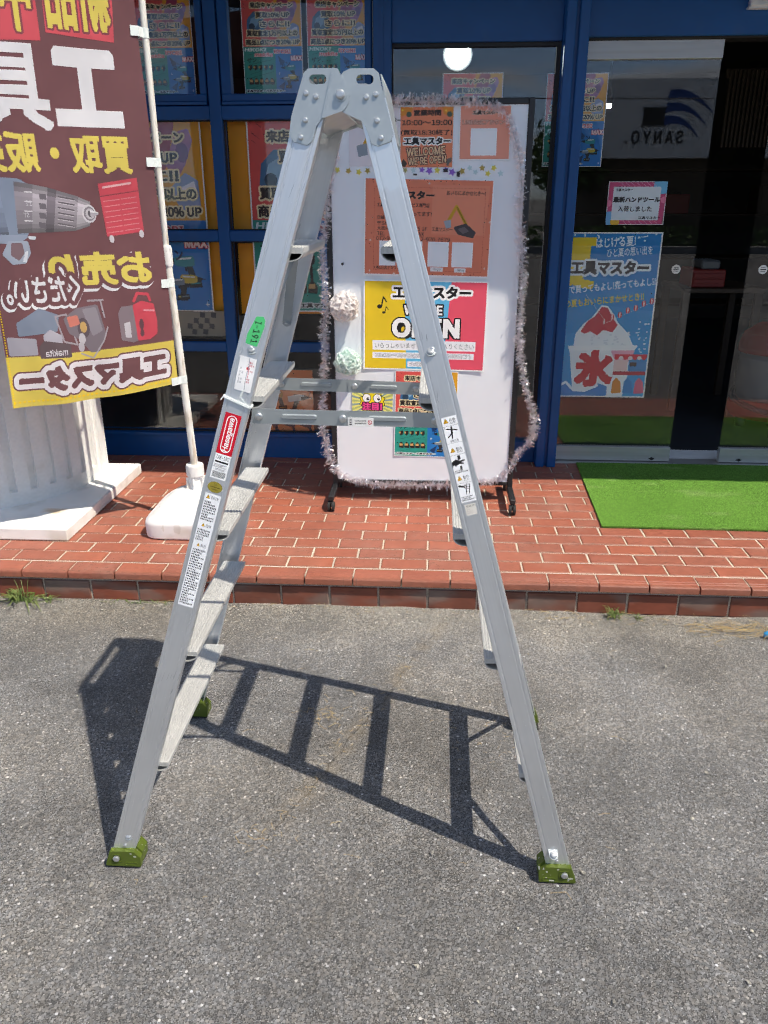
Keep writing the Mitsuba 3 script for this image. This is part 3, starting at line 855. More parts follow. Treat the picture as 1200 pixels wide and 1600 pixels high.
RW, FL, TK = 0.0565, 0.024, 0.0022
prof = Polygon([(-RW / 2, -FL), (-RW / 2, -.001), (-RW / 2 + .001, 0), (-.0205, 0), (-.0195, -.0010), (-.0170, -.0010), (-.016, 0), (.016, 0), (.0170, -.0010), (.0195, -.0010), (.0205, 0), (RW / 2 - .001, 0), (RW / 2, -.001), (RW / 2, -FL), (RW / 2 - TK, -FL), (RW / 2 - TK, -TK), (-RW / 2 + TK, -TK), (-RW / 2 + TK, -FL)])
for side in (0, 1):
    for end in (0, 1):
        p0, e, w, n = rail_frame(side, end)
        L0, L1 = .040 / e[2], 1.775 / e[2]
        k = add('rail', extr(prof, L1 - L0, p0 + e * L0, w, n, e), ('m_alu_a', 'm_alu_b')[side], LD)
        # rivet on the web
        if end == 0:
            add('rivet', bolt(p0 + e * (1.308 / e[2]), n, .0062, .003), 'm_bolt', k)
        # foot cap
        c = p0 + np.array([0, 0, 0])
        sx = 1 if side == 0 else -1
        face = [(-.033, 0), (-.0325, .006), (-.019, .047), (.044, .048), (.060, .030), (.0585, 0)]
        back = [(-.024, .003), (-.012, .046), (.022, .055), (.048, .053), (.061, .036), (.059, .003)]
        if sx < 0:
            face, back = [(-x, z) for x, z in face[::-1]], [(-x, z) for x, z in back[::-1]]
        fy = -1 if end == 0 else 1
        off = 0.0
        ft = extr(Polygon(face).buffer(-.0025).buffer(.0025), .015, (p0[0] + off, p0[1] + fy * .0085, 0.0035), XV, ZV, (0, -fy, 0))
        ft2 = extr(Polygon(back).buffer(-.003).buffer(.003), .036, (p0[0] + off, p0[1] - fy * .0067, 0.0035), XV, ZV, (0, -fy, 0))
        sole = bx(p0[0] + min(-.029 * sx, .056 * sx), p0[0] + max(-.029 * sx, .056 * sx), min(p0[1] + fy * .006, p0[1] - fy * .040), max(p0[1] + fy * .006, p0[1] - fy * .040), 0.0, .004)
        f_ = add('foot', cat_([ft, ft2]), 'm_green', LD)
        frame_ = Polygon([(-.018, .014), (.010, .014), (.010, .038), (-.013, .038)]).difference(Polygon([(-.0165, .0155), (.0085, .0155), (.0085, .0365), (-.012, .0365)]))
        slot_ = LineString([(.022, .010), (.046, .010)]).buffer(.005).difference(LineString([(.022, .010), (.046, .010)]).buffer(.0035))
        ribs = unary_union([frame_, slot_])
        if sx < 0:
            ribs = affinity.scale(ribs, -1, 1, origin=(0, 0))
        add('raised_rim', extr(ribs, .0015, (p0[0] + off, p0[1] + fy * .0085, 0.0035), XV, ZV, (0, fy, 0)), 'm_green', f_)
        add('bolt', bolt((p0[0] + off - .003 * sx, p0[1] + fy * .0085, .029), (0, fy, 0), .0085, .006), 'm_bolt', f_)
        add('screw', bolt(p0 + e * .061 + n * .0005, n, .0050, .003), 'm_bolt', f_)
        add('sole', sole, 'm_rubber', f_)

# treads: hollow D-section with ribbed top
HWD = .0340
out = [(-HWD, 0)]
for i in range(9):
    x = -.0300 + i * .0075
    out += [(x - .0019, 0), (x - .0013, .0014), (x + .0013, .0014), (x + .0019, 0)]
out += [(HWD, 0), (HWD, -.008)]
out += [(HWD * math.cos(a), -.008 - .020 * math.sin(a)) for a in np.linspace(0.12, math.pi - .12, 12)] + [(-HWD, -.008)]
inn = [(-.0295, -.0115), (.0295, -.0115)] + [(.031 * math.cos(a), -.008 - .0180 * math.sin(a)) for a in np.linspace(.30, math.pi - .30, 12)]
dprof = Polygon(out, [inn]).buffer(0)
ZT = [0.288 + 0.305 * i for i in range(5)]
for side in (0, 1):
    X = (xa_, xb_)[side]
    sx = 1 if side == 0 else -1
    w_ = 1.0 if side == 0 else .80
    for i, z in enumerate(ZT):
        # the tread passes beside the inner flange; its ends stop at the flange edge
        y0, y1 = (yfb if side else yf)(z) + .0235, yr(z) - .0235
        xc = X(z) + (.0185 if side == 0 else -.0135)
        k = add('tread', extr(dprof, 1.0, (xc, y0, z), (w_, 0, 0), ZV, (0, y1 - y0, 0)), 'm_tread', LD)
        if i in (0, 4):
            for s in (0, 1):
                Y = (yf, yr)[s]
                sg = 1 if s == 0 else -1
                zb = z - .205
                X = (xa_, xc_ if s else xb_)[side]
                a = np.array([X(z - .03) + sx * .010, Y(z) + sg * .185, z - .026])
                b = np.array([X(zb) + sx * .004, Y(zb) + sg * .006, zb])
                d = unit(b - a)
                wv = unit(np.array([1.0, 0, 0]) - d * d[0])
                nn = np.cross(d, wv)
                br = extr(LineString([(0, 0), (np.linalg.norm(b - a), 0)]).buffer(.011), .003, a, d, wv, nn)
                k2 = add('brace', br, 'm_galv', LD)
                add('bolt', bolt(b + np.array([0, 0, 0]) + nn * .0028, nn * (1 if nn[1] < 0 else -1), .008, .006), 'm_bolt', k2)

# hinge plates: a flat plate and a cranked ear on the left, one plate on the right
plA = [(-0.259, 1.825), (-0.250, 1.833), (-0.203, 1.833), (-0.2255, 1.745), (-0.236, 1.733), (-0.245, 1.706), (-0.255, 1.699), (-0.281, 1.705), (-0.290, 1.717), (-0.285, 1.75)]
ear = [(-0.2035, 1.833), (-0.193, 1.8315), (-0.178, 1.803), (-0.1705, 1.787), (-0.1735, 1.771), (-0.181, 1.760), (-0.188, 1.757), (-0.2260, 1.745)]
plB = [(-0.183, 1.826), (-0.170, 1.832), (-0.125, 1.832), (-0.115, 1.824), (-0.108, 1.795), (-0.0865, 1.72), (-0.091, 1.705), (-0.117, 1.6965), (-0.129, 1.701), (-0.142, 1.733), (-0.150, 1.742), (-0.186, 1.757), (-0.203, 1.772), (-0.205, 1.795), (-0.196, 1.812)]
slotA, slotB = (-0.232, 1.8140), (-0.1415, 1.8130)
rivA = [(-0.255, 1.790), (-0.236, 1.784), (-0.2575, 1.743), (-0.267, 1.7125)]
rivB = [(-0.139, 1.782), (-0.1205, 1.787), (-0.118, 1.741), (-0.110, 1.7105)]


def slot(c):
    return LineString([(c[0] - .008, c[1]), (c[0] + .008, c[1])]).buffer(.0085)


for end in (0, 1):
    sg = -1 if end == 0 else 1
    n = unit([0, sg, KY])
    up = unit([0, -sg * KY, 1])
    Y = (yf, yr)[end]
    O = np.array([0, Y(0), 0.0])
    zs = 1 / up[2]

    def P2(pts):
        return Polygon([(x, z * zs) for x, z in pts]).buffer(-.0022).buffer(.0022)

    def at2(x, z, d):
        return O + np.array([x, 0, 0]) + up * (z * zs) + n * d
    for nme, pts, hole, d in (('hinge_plate', plA, slotA, .0012), ('hinge_ear', ear, None, .0046), ('hinge_plate', plB, slotB, .0012)):
        g = P2(pts)
        if hole is not None:
            g = g.difference(slot((hole[0], hole[1] * zs)))
        k = add(nme, extr(g, .0030, O + n * d, XV, up, n), 'm_galv', LD)
        if nme == 'hinge_plate':
            for x, z in (rivA if pts is plA else rivB):
                add('rivet', bolt(at2(x, z, d + .003), n, .0052, .0045), 'm_bolt', k)
    # crank of the ear
    add('hinge_fold', extr(Polygon([(0, 0), (.004, .0036), (.004, .0066), (0, .003)]), .0885, at2(-.2265, 1.746, .0012), XV, n, unit(at2(-.2035, 1.832, 0) - at2(-.2265, 1.746, 0))), 'm_galv', LD)
    k = add('hinge_bolt', cat_([bolt(at2(-.188, 1.786, .0102), n, .0088, .007, n=24)]), 'm_bolt', LD)
    add('washer', cyl(at2(-.188, 1.786, .0078), at2(-.188, 1.786, .0100), .0118, 24), 'm_galv', k)
    # inner plate that carries the bolt
    g = P2([(-0.262, 1.79), (-0.235, 1.812), (-0.14, 1.812), (-0.115, 1.79), (-0.10, 1.735), (-0.125, 1.735), (-0.16, 1.768), (-0.215, 1.768), (-0.25, 1.735), (-0.277, 1.735)])
    add('inner_plate', extr(g, .003, O - n * .0272, XV, up, n), 'm_galv', LD)
for side, (xt, xb2) in enumerate(((-.2585, -.2865), (-.1100, -.0890))):
    za, zb = 1.823, 1.715
    y0, y1 = yf(zb) + .0005, yr(zb) - .0005
    q0, q1 = np.array([xt, yf(za) + .001, za]), np.array([xb2, yf(zb) + .001, zb])
    r0, r1 = np.array([xt, yr(za) - .001, za]), np.array([xb2, yr(zb) - .001, zb])
    th = np.array([.0025 if side == 0 else -.0025, 0, 0])
    V = np.array([q0, q1, r1, r0, q0 + th, q1 + th, r1 + th, r0 + th])
    add('side_web', trimesh.convex.convex_hull(V), 'm_galv', LD)
for (xa2, za, xb2, zb) in ((-.2545, 1.738, -.1895, 1.7635), (-.1865, 1.7635, -.1110, 1.738)):
    c4 = [np.array([x, Y(z) + d_, z]) for x, z in ((xa2, za), (xb2, zb)) for Y, d_ in ((yf, .0008), (yr, -.0008))]
    add('hinge_web', trimesh.convex.convex_hull(np.array(c4 + [q + [0, 0, .0025] for q in c4])), 'm_galv', LD)
for side, x in ((0, -.262), (1, -.112)):
    add('top_tie', tube([(x, yf(1.75) + .003, 1.752), (x, yf(1.75) + .026, 1.752)], .006, 10), 'm_galv', LD)

# spreader stays
for end, (ya, zz, xl, xm, xr_) in enumerate(((1.686, (1.159, 1.154), -.378, -.194, .006), (2.084, (1.144, 1.136), -.402, -.207, -.045))):
    sg = -1 if end == 0 else 1
    for j, (p, q) in enumerate(((xl, xm), (xm, xr_))):
        za = zz[0] + (zz[1] - zz[0]) * j / 2
        zb = zz[0] + (zz[1] - zz[0]) * (j + 1) / 2
        yy = ya + (0 if j == 0 else sg * -.0036)
        a, b = np.array([p, yy, za]), np.array([q, yy, zb])
        d = unit(b - a); u2 = unit(np.cross([0, 1, 0], d)) * -1
        u2 = np.array([-d[2], 0, d[0]])
        Ln = np.linalg.norm(b - a)
        bar = extr(sbox(-.016, -.0165, Ln + .016, .0165).buffer(-.004).buffer(.004), .0028, a, d, u2, (0, 1, 0))
        k = add('stay', bar, 'm_galv', LD)
        rb = LineString([(Ln * .30, .001), (Ln * .66, .001)]).buffer(.0062)
        rb2 = LineString([(Ln * .30, .001), (Ln * .66, .001)]).buffer(.0042)
        v = []
        o1 = np.array(rb.exterior.coords)[:-1]; o2 = np.array([(Ln * .30 + (x - Ln * .30) * .995, .001 + (y_ - .001) * .6) for x, y_ in o1])
        V = np.vstack([np.column_stack([o1, np.zeros(len(o1))]), np.column_stack([o2, np.full(len(o2), .0034)])])
        m_ = len(o1)
        F = []
        for i in range(m_):
            i2 = (i + 1) % m_
            F += [[i, i2, m_ + i2], [i, m_ + i2, m_ + i]]
        v2, f2 = trimesh.creation.triangulate_polygon(Polygon(o2), engine='earcut')
        V = np.vstack([V, np.column_stack([v2, np.full(len(v2), .0034)])]); F += (f2 + 2 * m_).tolist()
        add('pressed_rib', frame_mesh(trimesh.Trimesh(V, F, process=False), a + np.array([0, -.0002, 0]), d, u2, (0, -1, 0)), 'm_galv', k)
        if j == 0:
            add('bolt', bolt(a + np.array([0, -.0005, 0]), (0, -1, 0), .0085, .007), 'm_bolt', k)
            add('bolt', bolt(b + np.array([0, -.0005, 0]), (0, -1, 0), .0085, .006), 'm_bolt', k)
        else:
            add('bolt', bolt(b + np.array([0, -.0005, 0]), (0, -1, 0), .008, .006), 'm_bolt', k)
    if end == 0:
        pr = Print(.056, .020)
        pr.rect(.02, .1, .20, .9, '#d8d8d8')
        for r_ in (.25, .5, .75):
            pr.rect(.06, r_ - .08, .15, r_ + .06, '#404040')
        for r_ in (.34, .62):
            for q in range(11):
                pr.rect(.27 + q * .042, r_ - .07, .27 + q * .042 + .03, r_ + .07, '#555555')
        pr.ell(.86, .5, .085, .24, '#c03040'); pr.ell(.86, .5, .06, .17, '#f4f4f4'); pr.line([(.81, .34), (.91, .66)], .0018, '#c03040')
        k = add('warning_sticker', bx(-.183, -.127, ya - .0016 + .0036 - .0042, ya - .0008 + .0036 - .0040, 1.139, 1.159), 'm_white_plastic', LD)
        pr.build(k, flat_map((-.183, ya - .0021, 1.159), XV, ZV, NV))


# stickers on the front rails
def rail_sticker(name, side, z0, z1, w0, w1, paper, rot, draw, label=None):
    """sticker between heights z0..z1 and across offsets w0..w1; rot 0 upright, 90 reads up the rail, -90 reads down"""
    p0, e, w, n = rail_frame(side, 0)
    a, b = z0 / e[2], z1 / e[2]
    W_, H_ = w1 - w0, b - a
    tl = p0 + e * b + w * w0 + n * .0003
    bl, trr = p0 + e * a + w * w0 + n * .0003, p0 + e * b + w * w1 + n * .0003
    if rot == 0:
        O, X, Y, pr = tl, w, e, Print(W_, H_)
    elif rot == 90:
        O, X, Y, pr = bl, e, -w, Print(H_, W_)
    else:
        O, X, Y, pr = trr, -e, w, Print(H_, W_)
    fm = flat_map(O, X, Y, n)
    m = sheet_mesh(pr.W, pr.H, fm, .0002, 2) if paper else None
    k = add(name, m, 'm_print', LD, color=np.tile(lin(paper), (len(m.vertices), 1)))
    if label:
        labels[k] = {'label': label}
    draw(pr)
    pr.build(k, fm, off0=.0002)


def d_red(pr):
    g = LineString([(pr.W * .17, -pr.H * .5), (pr.W * .83, -pr.H * .5)])
    pr.put(g.buffer(pr.H * .33), '#f0eeee'); pr.put(g.buffer(pr.H * .27), '#c8142c')
    pr.text('Hasegawa', .09, .30, .91, .74, '#f4f2f2', bold=.03, latin=True, shear=8)


rail_sticker('brand_sticker', 0, 1.081, 1.170, -.018, .0175, '#c8142c', 90, d_red, 'red maker sticker with white lettering')


def bars(pr, x0, y0, x1, y1, n, seed, c='#303030'):
    g = np.random.default_rng(seed)
    x = x0
    while x < x1:
        w_ = g.uniform(.4, 1.4) * (x1 - x0) / n
        pr.rect(x, y0, min(x + w_ * .6, x1), y1, c)
        x += w_


def rows(pr, x0, y0, x1, y1, n, seed, c='#5a5a60', fill=.62):
    g = np.random.default_rng(seed)
    h = (y1 - y0) / n
    ch = h * pr.H * .62 / pr.W
    for i in range(n):
        x = x0
        xe = x0 + (x1 - x0) * (1 if g.random() < .7 else g.uniform(.4, .9))
        while x + ch * .7 < xe:
            pr.rect(x, y0 + i * h + h * (1 - fill) * g.uniform(.3, .6), x + ch * g.uniform(.55, .8), y0 + i * h + h * g.uniform(.7, .95), c)
            x += ch


def d_tak(pr):
    pr.text('TAK-18C', .08, .06, .92, .22, '#30343c', bold=.01, latin=True)
    pr.rect(.08, .28, .92, .35, '#202020')
    rows(pr, .08, .40, .9, .55, 3, 1)
    rows(pr, .2, .58, .85, .66, 2, 2)
    bars(pr, .1, .70, .92, .94, 26, 4)


rail_sticker('model_sticker', 0, 1.026, 1.0807, -.018, .0175, '#eef0f2', 0, d_tak, 'white model label with a barcode')


def d_oval(pr):
    pr.ell(.5, .5, .5, .5, '#8a7c22'); pr.ell(.5, .5, .47, .46, '#958834')
    pr.rect(.2, .46, .82, .54, '#4a4010'); rows(pr, .3, .66, .75, .8, 1, 6, '#4a4010'); pr.text('GS', .38, .14, .62, .36, '#5c5018', latin=True)


p0, e, w, n = rail_frame(0, 0)
ov = affinity.scale(Point(0, 0).buffer(1, 16), .0165, .0125)
pr = Print(.033, .025); d_oval(pr)
k = add('gold_sticker', frame_mesh(extr(ov, .0002, (0, 0, 0), XV, (0, 1, 0), ZV), p0 + e * (1.007 / e[2]) + w * -.001 + n * .0002, w, e, n), 'm_straw', LD)
labels[k] = {'label': 'oval gold seal sticker'}
pr.build(k, flat_map(p0 + e * (1.007 / e[2] + .0125) + w * (-.0175) + n * .0004, w, e, n))


def tri_warn(pr, x, y, s):
    a = s * pr.W / pr.H
    pr.poly([(x, y + a), (x + s, y + a), (x + s / 2, y)], '#2c2808', r=.0005)
    pr.poly([(x + s * .1, y + a * .94), (x + s * .9, y + a * .94), (x + s / 2, y + a * .12)], '#e0a81c', r=.0004)
    pr.rect(x + s * .46, y + a * .4, x + s * .54, y + a * .72, '#201c08'); pr.rect(x + s * .46, y + a * .78, x + s * .54, y + a * .86, '#201c08')


def d_warn(pr):
    for i, y in enumerate((.012, .255, .43)):
        tri_warn(pr, .10 if i == 0 else .24, y, .26 if i == 0 else .22)
        pr.text(('取扱注意', '危険', '警告')[i], .42 if i == 0 else .50, y + .004, .88 if i == 0 else .86, y + .032, '#404048', size=32)
    rows(pr, .08, .062, .93, .235, 8, 10); rows(pr, .08, .305, .93, .41, 5, 11); rows(pr, .08, .48, .93, .985, 23, 12)


rail_sticker('warning_label', 0, .723, .991, -.0185, .0175, '#eceef2', 0, d_warn, 'long white warning label full of small print')


def d_lab(pr):
    for z in (.0, .1195, .333, .452, .664, .784):
        pass
    for i, y in enumerate((.0, .335, .668)):
        tri_warn(pr, .08, y + .012, .34)
        pr.text(('危険', '警告', '警告')[i], .48, y + .022, .90, y + .085, '#484850', size=32)
        pr.rect(0, y + .102, 1, y + .106, '#55555c'); pr.rect(0, y + .30, 1, y + .303, '#70707a')
    # falling figure with wires
    pr.ell(.52, .125, .055, .014, '#141416')
    for P, w_ in (([(.50, .14), (.48, .19)], .0042), ([(.50, .145), (.20, .135)], .0022), ([(.51, .145), (.86, .165)], .0022), ([(.48, .19), (.44, .245)], .0026), ([(.48, .19), (.20, .228)], .0026), ([(.05, .12), (.22, .138), (.30, .128)], .0010)):
        pr.line(P, w_, '#141416')
    pr.text('感電注意', .22, .262, .80, .292, '#606068', size=32)
    # hand caught in a gap
    pr.rect(.44, .45, .62, .50, '#141416'); pr.rect(.46, .575, .60, .615, '#141416')
    pr.poly([(.0, .515), (.30, .488), (.55, .512), (.86, .505), (.88, .520), (.62, .532), (.80, .548), (.74, .560), (.50, .548), (.30, .560), (.22, .572), (.10, .548), (.0, .575)], '#141416', r=.0005)
    rows(pr, .08, .612, .92, .655, 2, 21)
    # ladder toppling
    pr.ell(.16, .80, .05, .013, '#141416'); pr.line([(.20, .805), (.38, .815)], .004, '#141416'); pr.line([(.18, .815), (.06, .795)], .002, '#141416'); pr.line([(.38, .815), (.52, .80)], .0022, '#141416'); pr.line([(.38, .815), (.48, .835)], .0022, '#141416')
    pr.line([(.62, .79), (.45, .905)], .0018, '#141416'); pr.line([(.80, .80), (.66, .905)], .0018, '#141416'); pr.line([(.62, .79), (.80, .80)], .0016, '#141416')
    for s in (.25, .5, .75):
        pr.line([(.62 - .17 * s, .79 + .115 * s), (.80 - .14 * s, .80 + .105 * s)], .0011, '#141416')
    rows(pr, .08, .925, .92, .985, 3, 22)


rail_sticker('pictogram_label', 1, .984, 1.170, -.0165, .0165, '#f2f3f6', 0, d_lab, 'white label with three black warning pictograms')
rail_sticker('small_sticker', 1, .9545, .979, -.012, .012, '#d8d4cc', 0, lambda pr: (pr.text('検査済', .12, .08, .9, .28, '#606060', size=32), rows(pr, .12, .4, .9, .9, 3, 31, '#c0b8b4')), 'small pale square sticker')
p0, e, w, n = rail_frame(0, 0)
tp = Polygon([(-.004, .029), (.010, .033), (.016, .026), (.016, .020), (.0175, .014), (.012, -.031), (-.013, -.030), (-.014, -.012)]).buffer(-.002).buffer(.002)
O = p0 + e * (1.345 / e[2]) + n * .0003
prt = Print(.066, .036)
mt = extr(tp, .0003, O, w, e, n)
k = add('green_tape', mt, 'm_print', LD, color=np.tile(lin('#52c478'), (len(mt.vertices), 1)))
labels[k] = {'label': 'green tape with a handwritten number'}
prt.text('I-191', .14, .22, .84, .60, '#16281c', bold=.02, latin=True, shear=-8)
prt.build(k, flat_map(O + e * .031 + w * .018 + n * .0003, -e, w, n))

# price tag hung on a string round the rail
pt = thing('price_tag', 'white price tag with a red dot tied to the ladder rail by a string', 'tag')
O = p0 + e * (1.290 / e[2]) + w * (-.0165) + n * .0018
pr = Print(.036, .073)
pr.ell(.58, .32, .10, .048, '#c4283c')
pr.line([(.57, .02), (.60, .3), (.56, .6), (.60, 1.0)], .0012, '#9090a0')
pr.rect(.50, .03, .503, .9, '#d4b8bc'); rows(pr, .62, .1, .9, .75, 8, 41, '#d49aa0'); rows(pr, .12, .3, .42, .8, 5, 42, '#c4c4c8')
wv = unit(w + e * .03); ev = unit(e - w * .05)
fm = flat_map(O, wv, ev, n, lambda p: .0006 * np.sin(p[:, 1] * 90))
m = sheet_mesh(.036, .073, fm, .0004, 6)
add('card', m, 'm_print', pt, color=np.tile(lin('#efeff0'), (len(m.vertices), 1)))
pr.build(pt, fm, off0=.0004)
zt = 1.196 / e[2]
q = [p0 + e * (zt + .0035) + w * -.0305 + n * .003, p0 + e * (zt + .003) + w * -.0285 + n * .0042, p0 + e * (zt - .001) + n * .0036, p0 + e * (zt - .004) + w * .0285 + n * .0040, p0 + e * (zt - .004) + w * .031 - n * .002, p0 + e * (zt - .004) + w * .030 - n * .026, p0 + e * (zt + .003) - w * .030 - n * .026, p0 + e * (zt + .0035) + w * -.0305 + n * .003]
add('string', cat_([tube(q, .0017, 8), tube([a + e * .003 for a in q], .0016, 8), tube([O + wv * .021 - ev * .070 + n * .001, p0 + e * (zt + .012) + w * .006 + n * .003, p0 + e * zt + w * .024 + n * .005], .0008, 6), tube([O + wv * .019 - ev * .070 + n * .001, p0 + e * (zt + .006) + w * .003 + n * .004, p0 + e * zt + w * .010 + n * .005], .0008, 6), tube([q[0], q[0] - w * .004 - e * .009], .0014, 6)]), 'm_string', pt)

# ================================================================== NOTICE BOARD ON CASTERS
YB_ = 3.92
NB = thing('notice_board', 'white notice board in a black frame on casters, edged with tinsel', 'notice board')
add('panel', bx(-.484, .392, YB_, YB_ + .018, .244, 1.988, .002), 'm_board', NB)
add('frame', cat_([bx(-.509, -.4835, YB_ - .008, YB_ + .026, .20, 2.012, .003), bx(.3915, .418, YB_ - .008, YB_ + .026, .20, 2.012, .003), bx(-.483, .391, YB_ - .0075, YB_ + .0255, 1.986, 2.0115, .003), bx(-.483, .391, YB_ - .0075, YB_ + .0255, .228, .2465, .003)]), 'm_black', NB)
for x in (-.497, .405):
    k = add('foot', cat_([bx(x - .014, x + .014, 3.72, 4.12, .196, .222, .004), bx(x - .012, x + .012, YB_ - .006, YB_ + .024, .196, .26, .002)]), 'm_black', NB)
    for y in (3.74, 4.10):
        ky = nm(NB + '__caster')
        scene[ky] = mikit.ply(cat_([cyl((x - .016, y - .010, ZP + .0265), (x - .004, y - .010, ZP + .0265), .025, 24), cyl((x + .004, y - .010, ZP + .0265), (x + .016, y - .010, ZP + .0265), .025, 24)]), 'm_rubber', smooth=30)
        add('fork', cat_([cyl((x, y, ZP + .035), (x, y, .199), .009, 12), bx(x - .0035, x + .0035, y - .022, y + .008, ZP + .026, ZP + .052, .002)]), 'm_black', ky)
# magnets
for (x, z, w_, h_, lab) in ((-.10, 1.705, .018, .006, 'small black bar magnet under the hours poster'), (.094, 1.706, .014, .022, 'black square magnet above the orange shop poster'), (-.437, 1.318, .0, .006, 'round black magnet on the bare left side of the board'), (.0365, 1.722, .02, .014, 'black magnet tucked below a purple star')):
    if w_ == 0:
        m = cyl((x, YB_ - .004, z), (x, YB_ - .0004, z), .006, 16)
    else:
        m = bx(x - w_ / 2, x + w_ / 2, YB_ - .005, YB_ - .0004, z - h_ / 2, z + h_ / 2, .001)
    tag(add('magnet', m, 'm_black'), lab, 'magnet', 'black magnets on the notice board')


def board_poster(name, label, pr, x, z, seed, lean=0.0, a=.0016, paper='#f2f2f0', dy=0.0):
    return poster(name, label, 'poster', pr, (x, YB_ - .0022 - dy, z), unit((1, 0, lean)), unit((-lean, 0, 1)), NV, paper=paper, warp=curl(pr.W, pr.H, a, seed), n=16, maxe=.03)


OR, DK = '#e08661', '#33211f'
# opening hours
pr = Print(.232, .243)
pr.rect(0, 0, 1, 1, OR)
pr.poly([(0, .0), (.25, 0), (.20, .10), (.0, .16)], '#d98a34'); pr.poly([(.78, 0), (1, 0), (1, .16), (.82, .12)], '#d98a34')
for x, y in ((.04, .05), (.16, .12), (.86, .06), (.95, .13)):
    pr.ell(x, y, .018, .018, '#e8d24a')
pr.ell(.16, .12, .05, .045, '#4e5a4a'); pr.ell(.93, .12, .05, .045, '#4e5a4a')
pr.text('営業時間', .25, .045, .77, .145, DK, bold=.05)
pr.text('10:00〜19:00', .03, .21, .98, .30, DK, bold=.03)
pr.text('(買取18:30終了)', .01, .37, .99, .47, DK, bold=.02)
pr.text(LOGO, .06, .50, .96, .625, '#1c1a1c', bold=.06, outs=((.16, '#f0eee8'),))
pr.text('WELCOME', .12, .66, .86, .80, '#e8c49a', bold=.03, latin=True, rot=3, outs=((.10, '#5a3a34'),))
pr.text("WE'RE OPEN", .15, .82, .88, .945, '#e8c49a', bold=.03, latin=True, rot=4, outs=((.10, '#5a3a34'),))
pr.poly([(.0, .95), (.06, .86), (.13, .93), (.10, .99), (.02, .99)], '#4a4038'); pr.poly([(.90, .86), (.99, .84), (.99, .92), (.95, .92), (.93, .98), (.89, .97)], '#6c6660')
board_poster('hours_poster', 'orange opening hours poster at the top of the notice board', pr, -.167, 1.978, 1)
# account poster
pr = Print(.222, .220)
pr.rect(.01, .01, .99, .975, '#e59a82')
pr.text(LOGO, .24, .09, .78, .165, '#2a2224', bold=.06, outs=((.14, '#dcb8a8'),))
pr.text('LINE公式アカウント', .05, .25, .97, .345, '#e0b8a6', bold=.02, outs=((.07, '#8a5046'),))
pr.rect(.22, .41, .74, .91, '#eef0f2')
board_poster('account_poster', 'salmon poster with a blank white square at the board top right', pr, .095, 1.982, 2, a=.003)
# partly hidden picture poster
pr = Print(.233, .235)
pr.line([(.55, .55), (.40, .42), (.30, .62)], .016, '#c89a24'); pr.poly([(.14, .64), (.34, .60), (.36, .80), (.18, .84)], '#8c96a0', r=.003)
pr.text(LOGO, .50, .16, 1.0, .26, '#262224', bold=.05)
pr.ell(.60, .86, .12, .08, '#3a3436'); pr.ell(.62, .84, .07, .05, '#8a6a34')
board_poster('excavator_poster', 'pale poster with a digger bucket at the board top left', pr, -.397, 1.975, 3, paper='#e0dade')
# shop information poster
pr = Print(.588, .425)
pr.rect(.012, .0, .99, .975, '#dd8163')
pr.poly([(.53, .05), (.97, .05), (.95, .55), (.53, .55)], '#e28c6e')
for x0, y0, x1, y1 in ((.08, .08, .94, .083), (.08, .08, .0825, .93), (.938, .08, .94, .93), (.08, .93, .94, .933)):
    pr.rect(x0, y0, x1, y1, '#b8543a')
g = np.random.default_rng(5)
for i in range(26):
    x, y = (g.uniform(.02, .98), g.choice([g.uniform(.01, .07), g.uniform(.94, .97)])) if i < 14 else (g.choice([g.uniform(.02, .07), g.uniform(.95, .985)]), g.uniform(.05, .95))
    if i % 3:
        pr.ell(x, y, .004, .0055, '#8a3a2c')
    else:
        s = .011
        pr.poly([(x - s, y), (x - s * .25, y - s * .35), (x, y - s * 1.4), (x + s * .25, y - s * .35), (x + s, y), (x + s * .25, y + s * .35), (x, y + s * 1.4), (x - s * .25, y + s * .35)], '#f4e2d4')
pr.text(LOGO, .12, .115, .545, .20, '#241a1c', bold=.06, outs=((.10, '#d88a6c'),))
pr.text('工具とエアツールサービス専門店', .10, .235, .51, .28, '#3a201e', bold=.03)
pr.text('なんでもそろってます!', .17, .32, .53, .365, '#3a201e', bold=.03)
for s, x0, x1, y in (('店舗案内', .105, .215, .365), ('〒58', .105, .185, .425), ('大阪府', .105, .20, .475), ('TEL', .105, .165, .53), ('072-920-7678', .10, .355, .58)):
    pr.text(s, x0, y, x1, y + .04, '#3a201e', bold=.015)
for s, x0, x1, y in (('45 1F', .40, .50, .475), (LOGO, .535, .695, .475), ('FAX', .41, .475, .53), ('072-920-7679', .40, .68, .58)):
    pr.text(s, x0, y, x1, y + .043, '#3a201e', bold=.015)
pr.text('おいらにまかせとき〜!', .64, .105, .94, .148, '#2c1c1c', bold=.03)
for x0, x1 in ((.125, .255), (.335, .465), (.51, .675), (.70, .865)):
    pr.rect(x0, .625, x1, .885, '#eef0f2')
pr.text('LINE公式アカウント', .09, .885, .31, .925, '#3a201e', bold=.02)
pr.rect(.535, .892, .635, .935, '#f0eeec'); pr.rect(.725, .895, .815, .94, '#f0eeec')
pr.text('Instagram', .555, .90, .625, .928, '#5a2c30', latin=True, size=28); pr.text('TikTok', .745, .905, .805, .93, '#282428', latin=True, size=28)
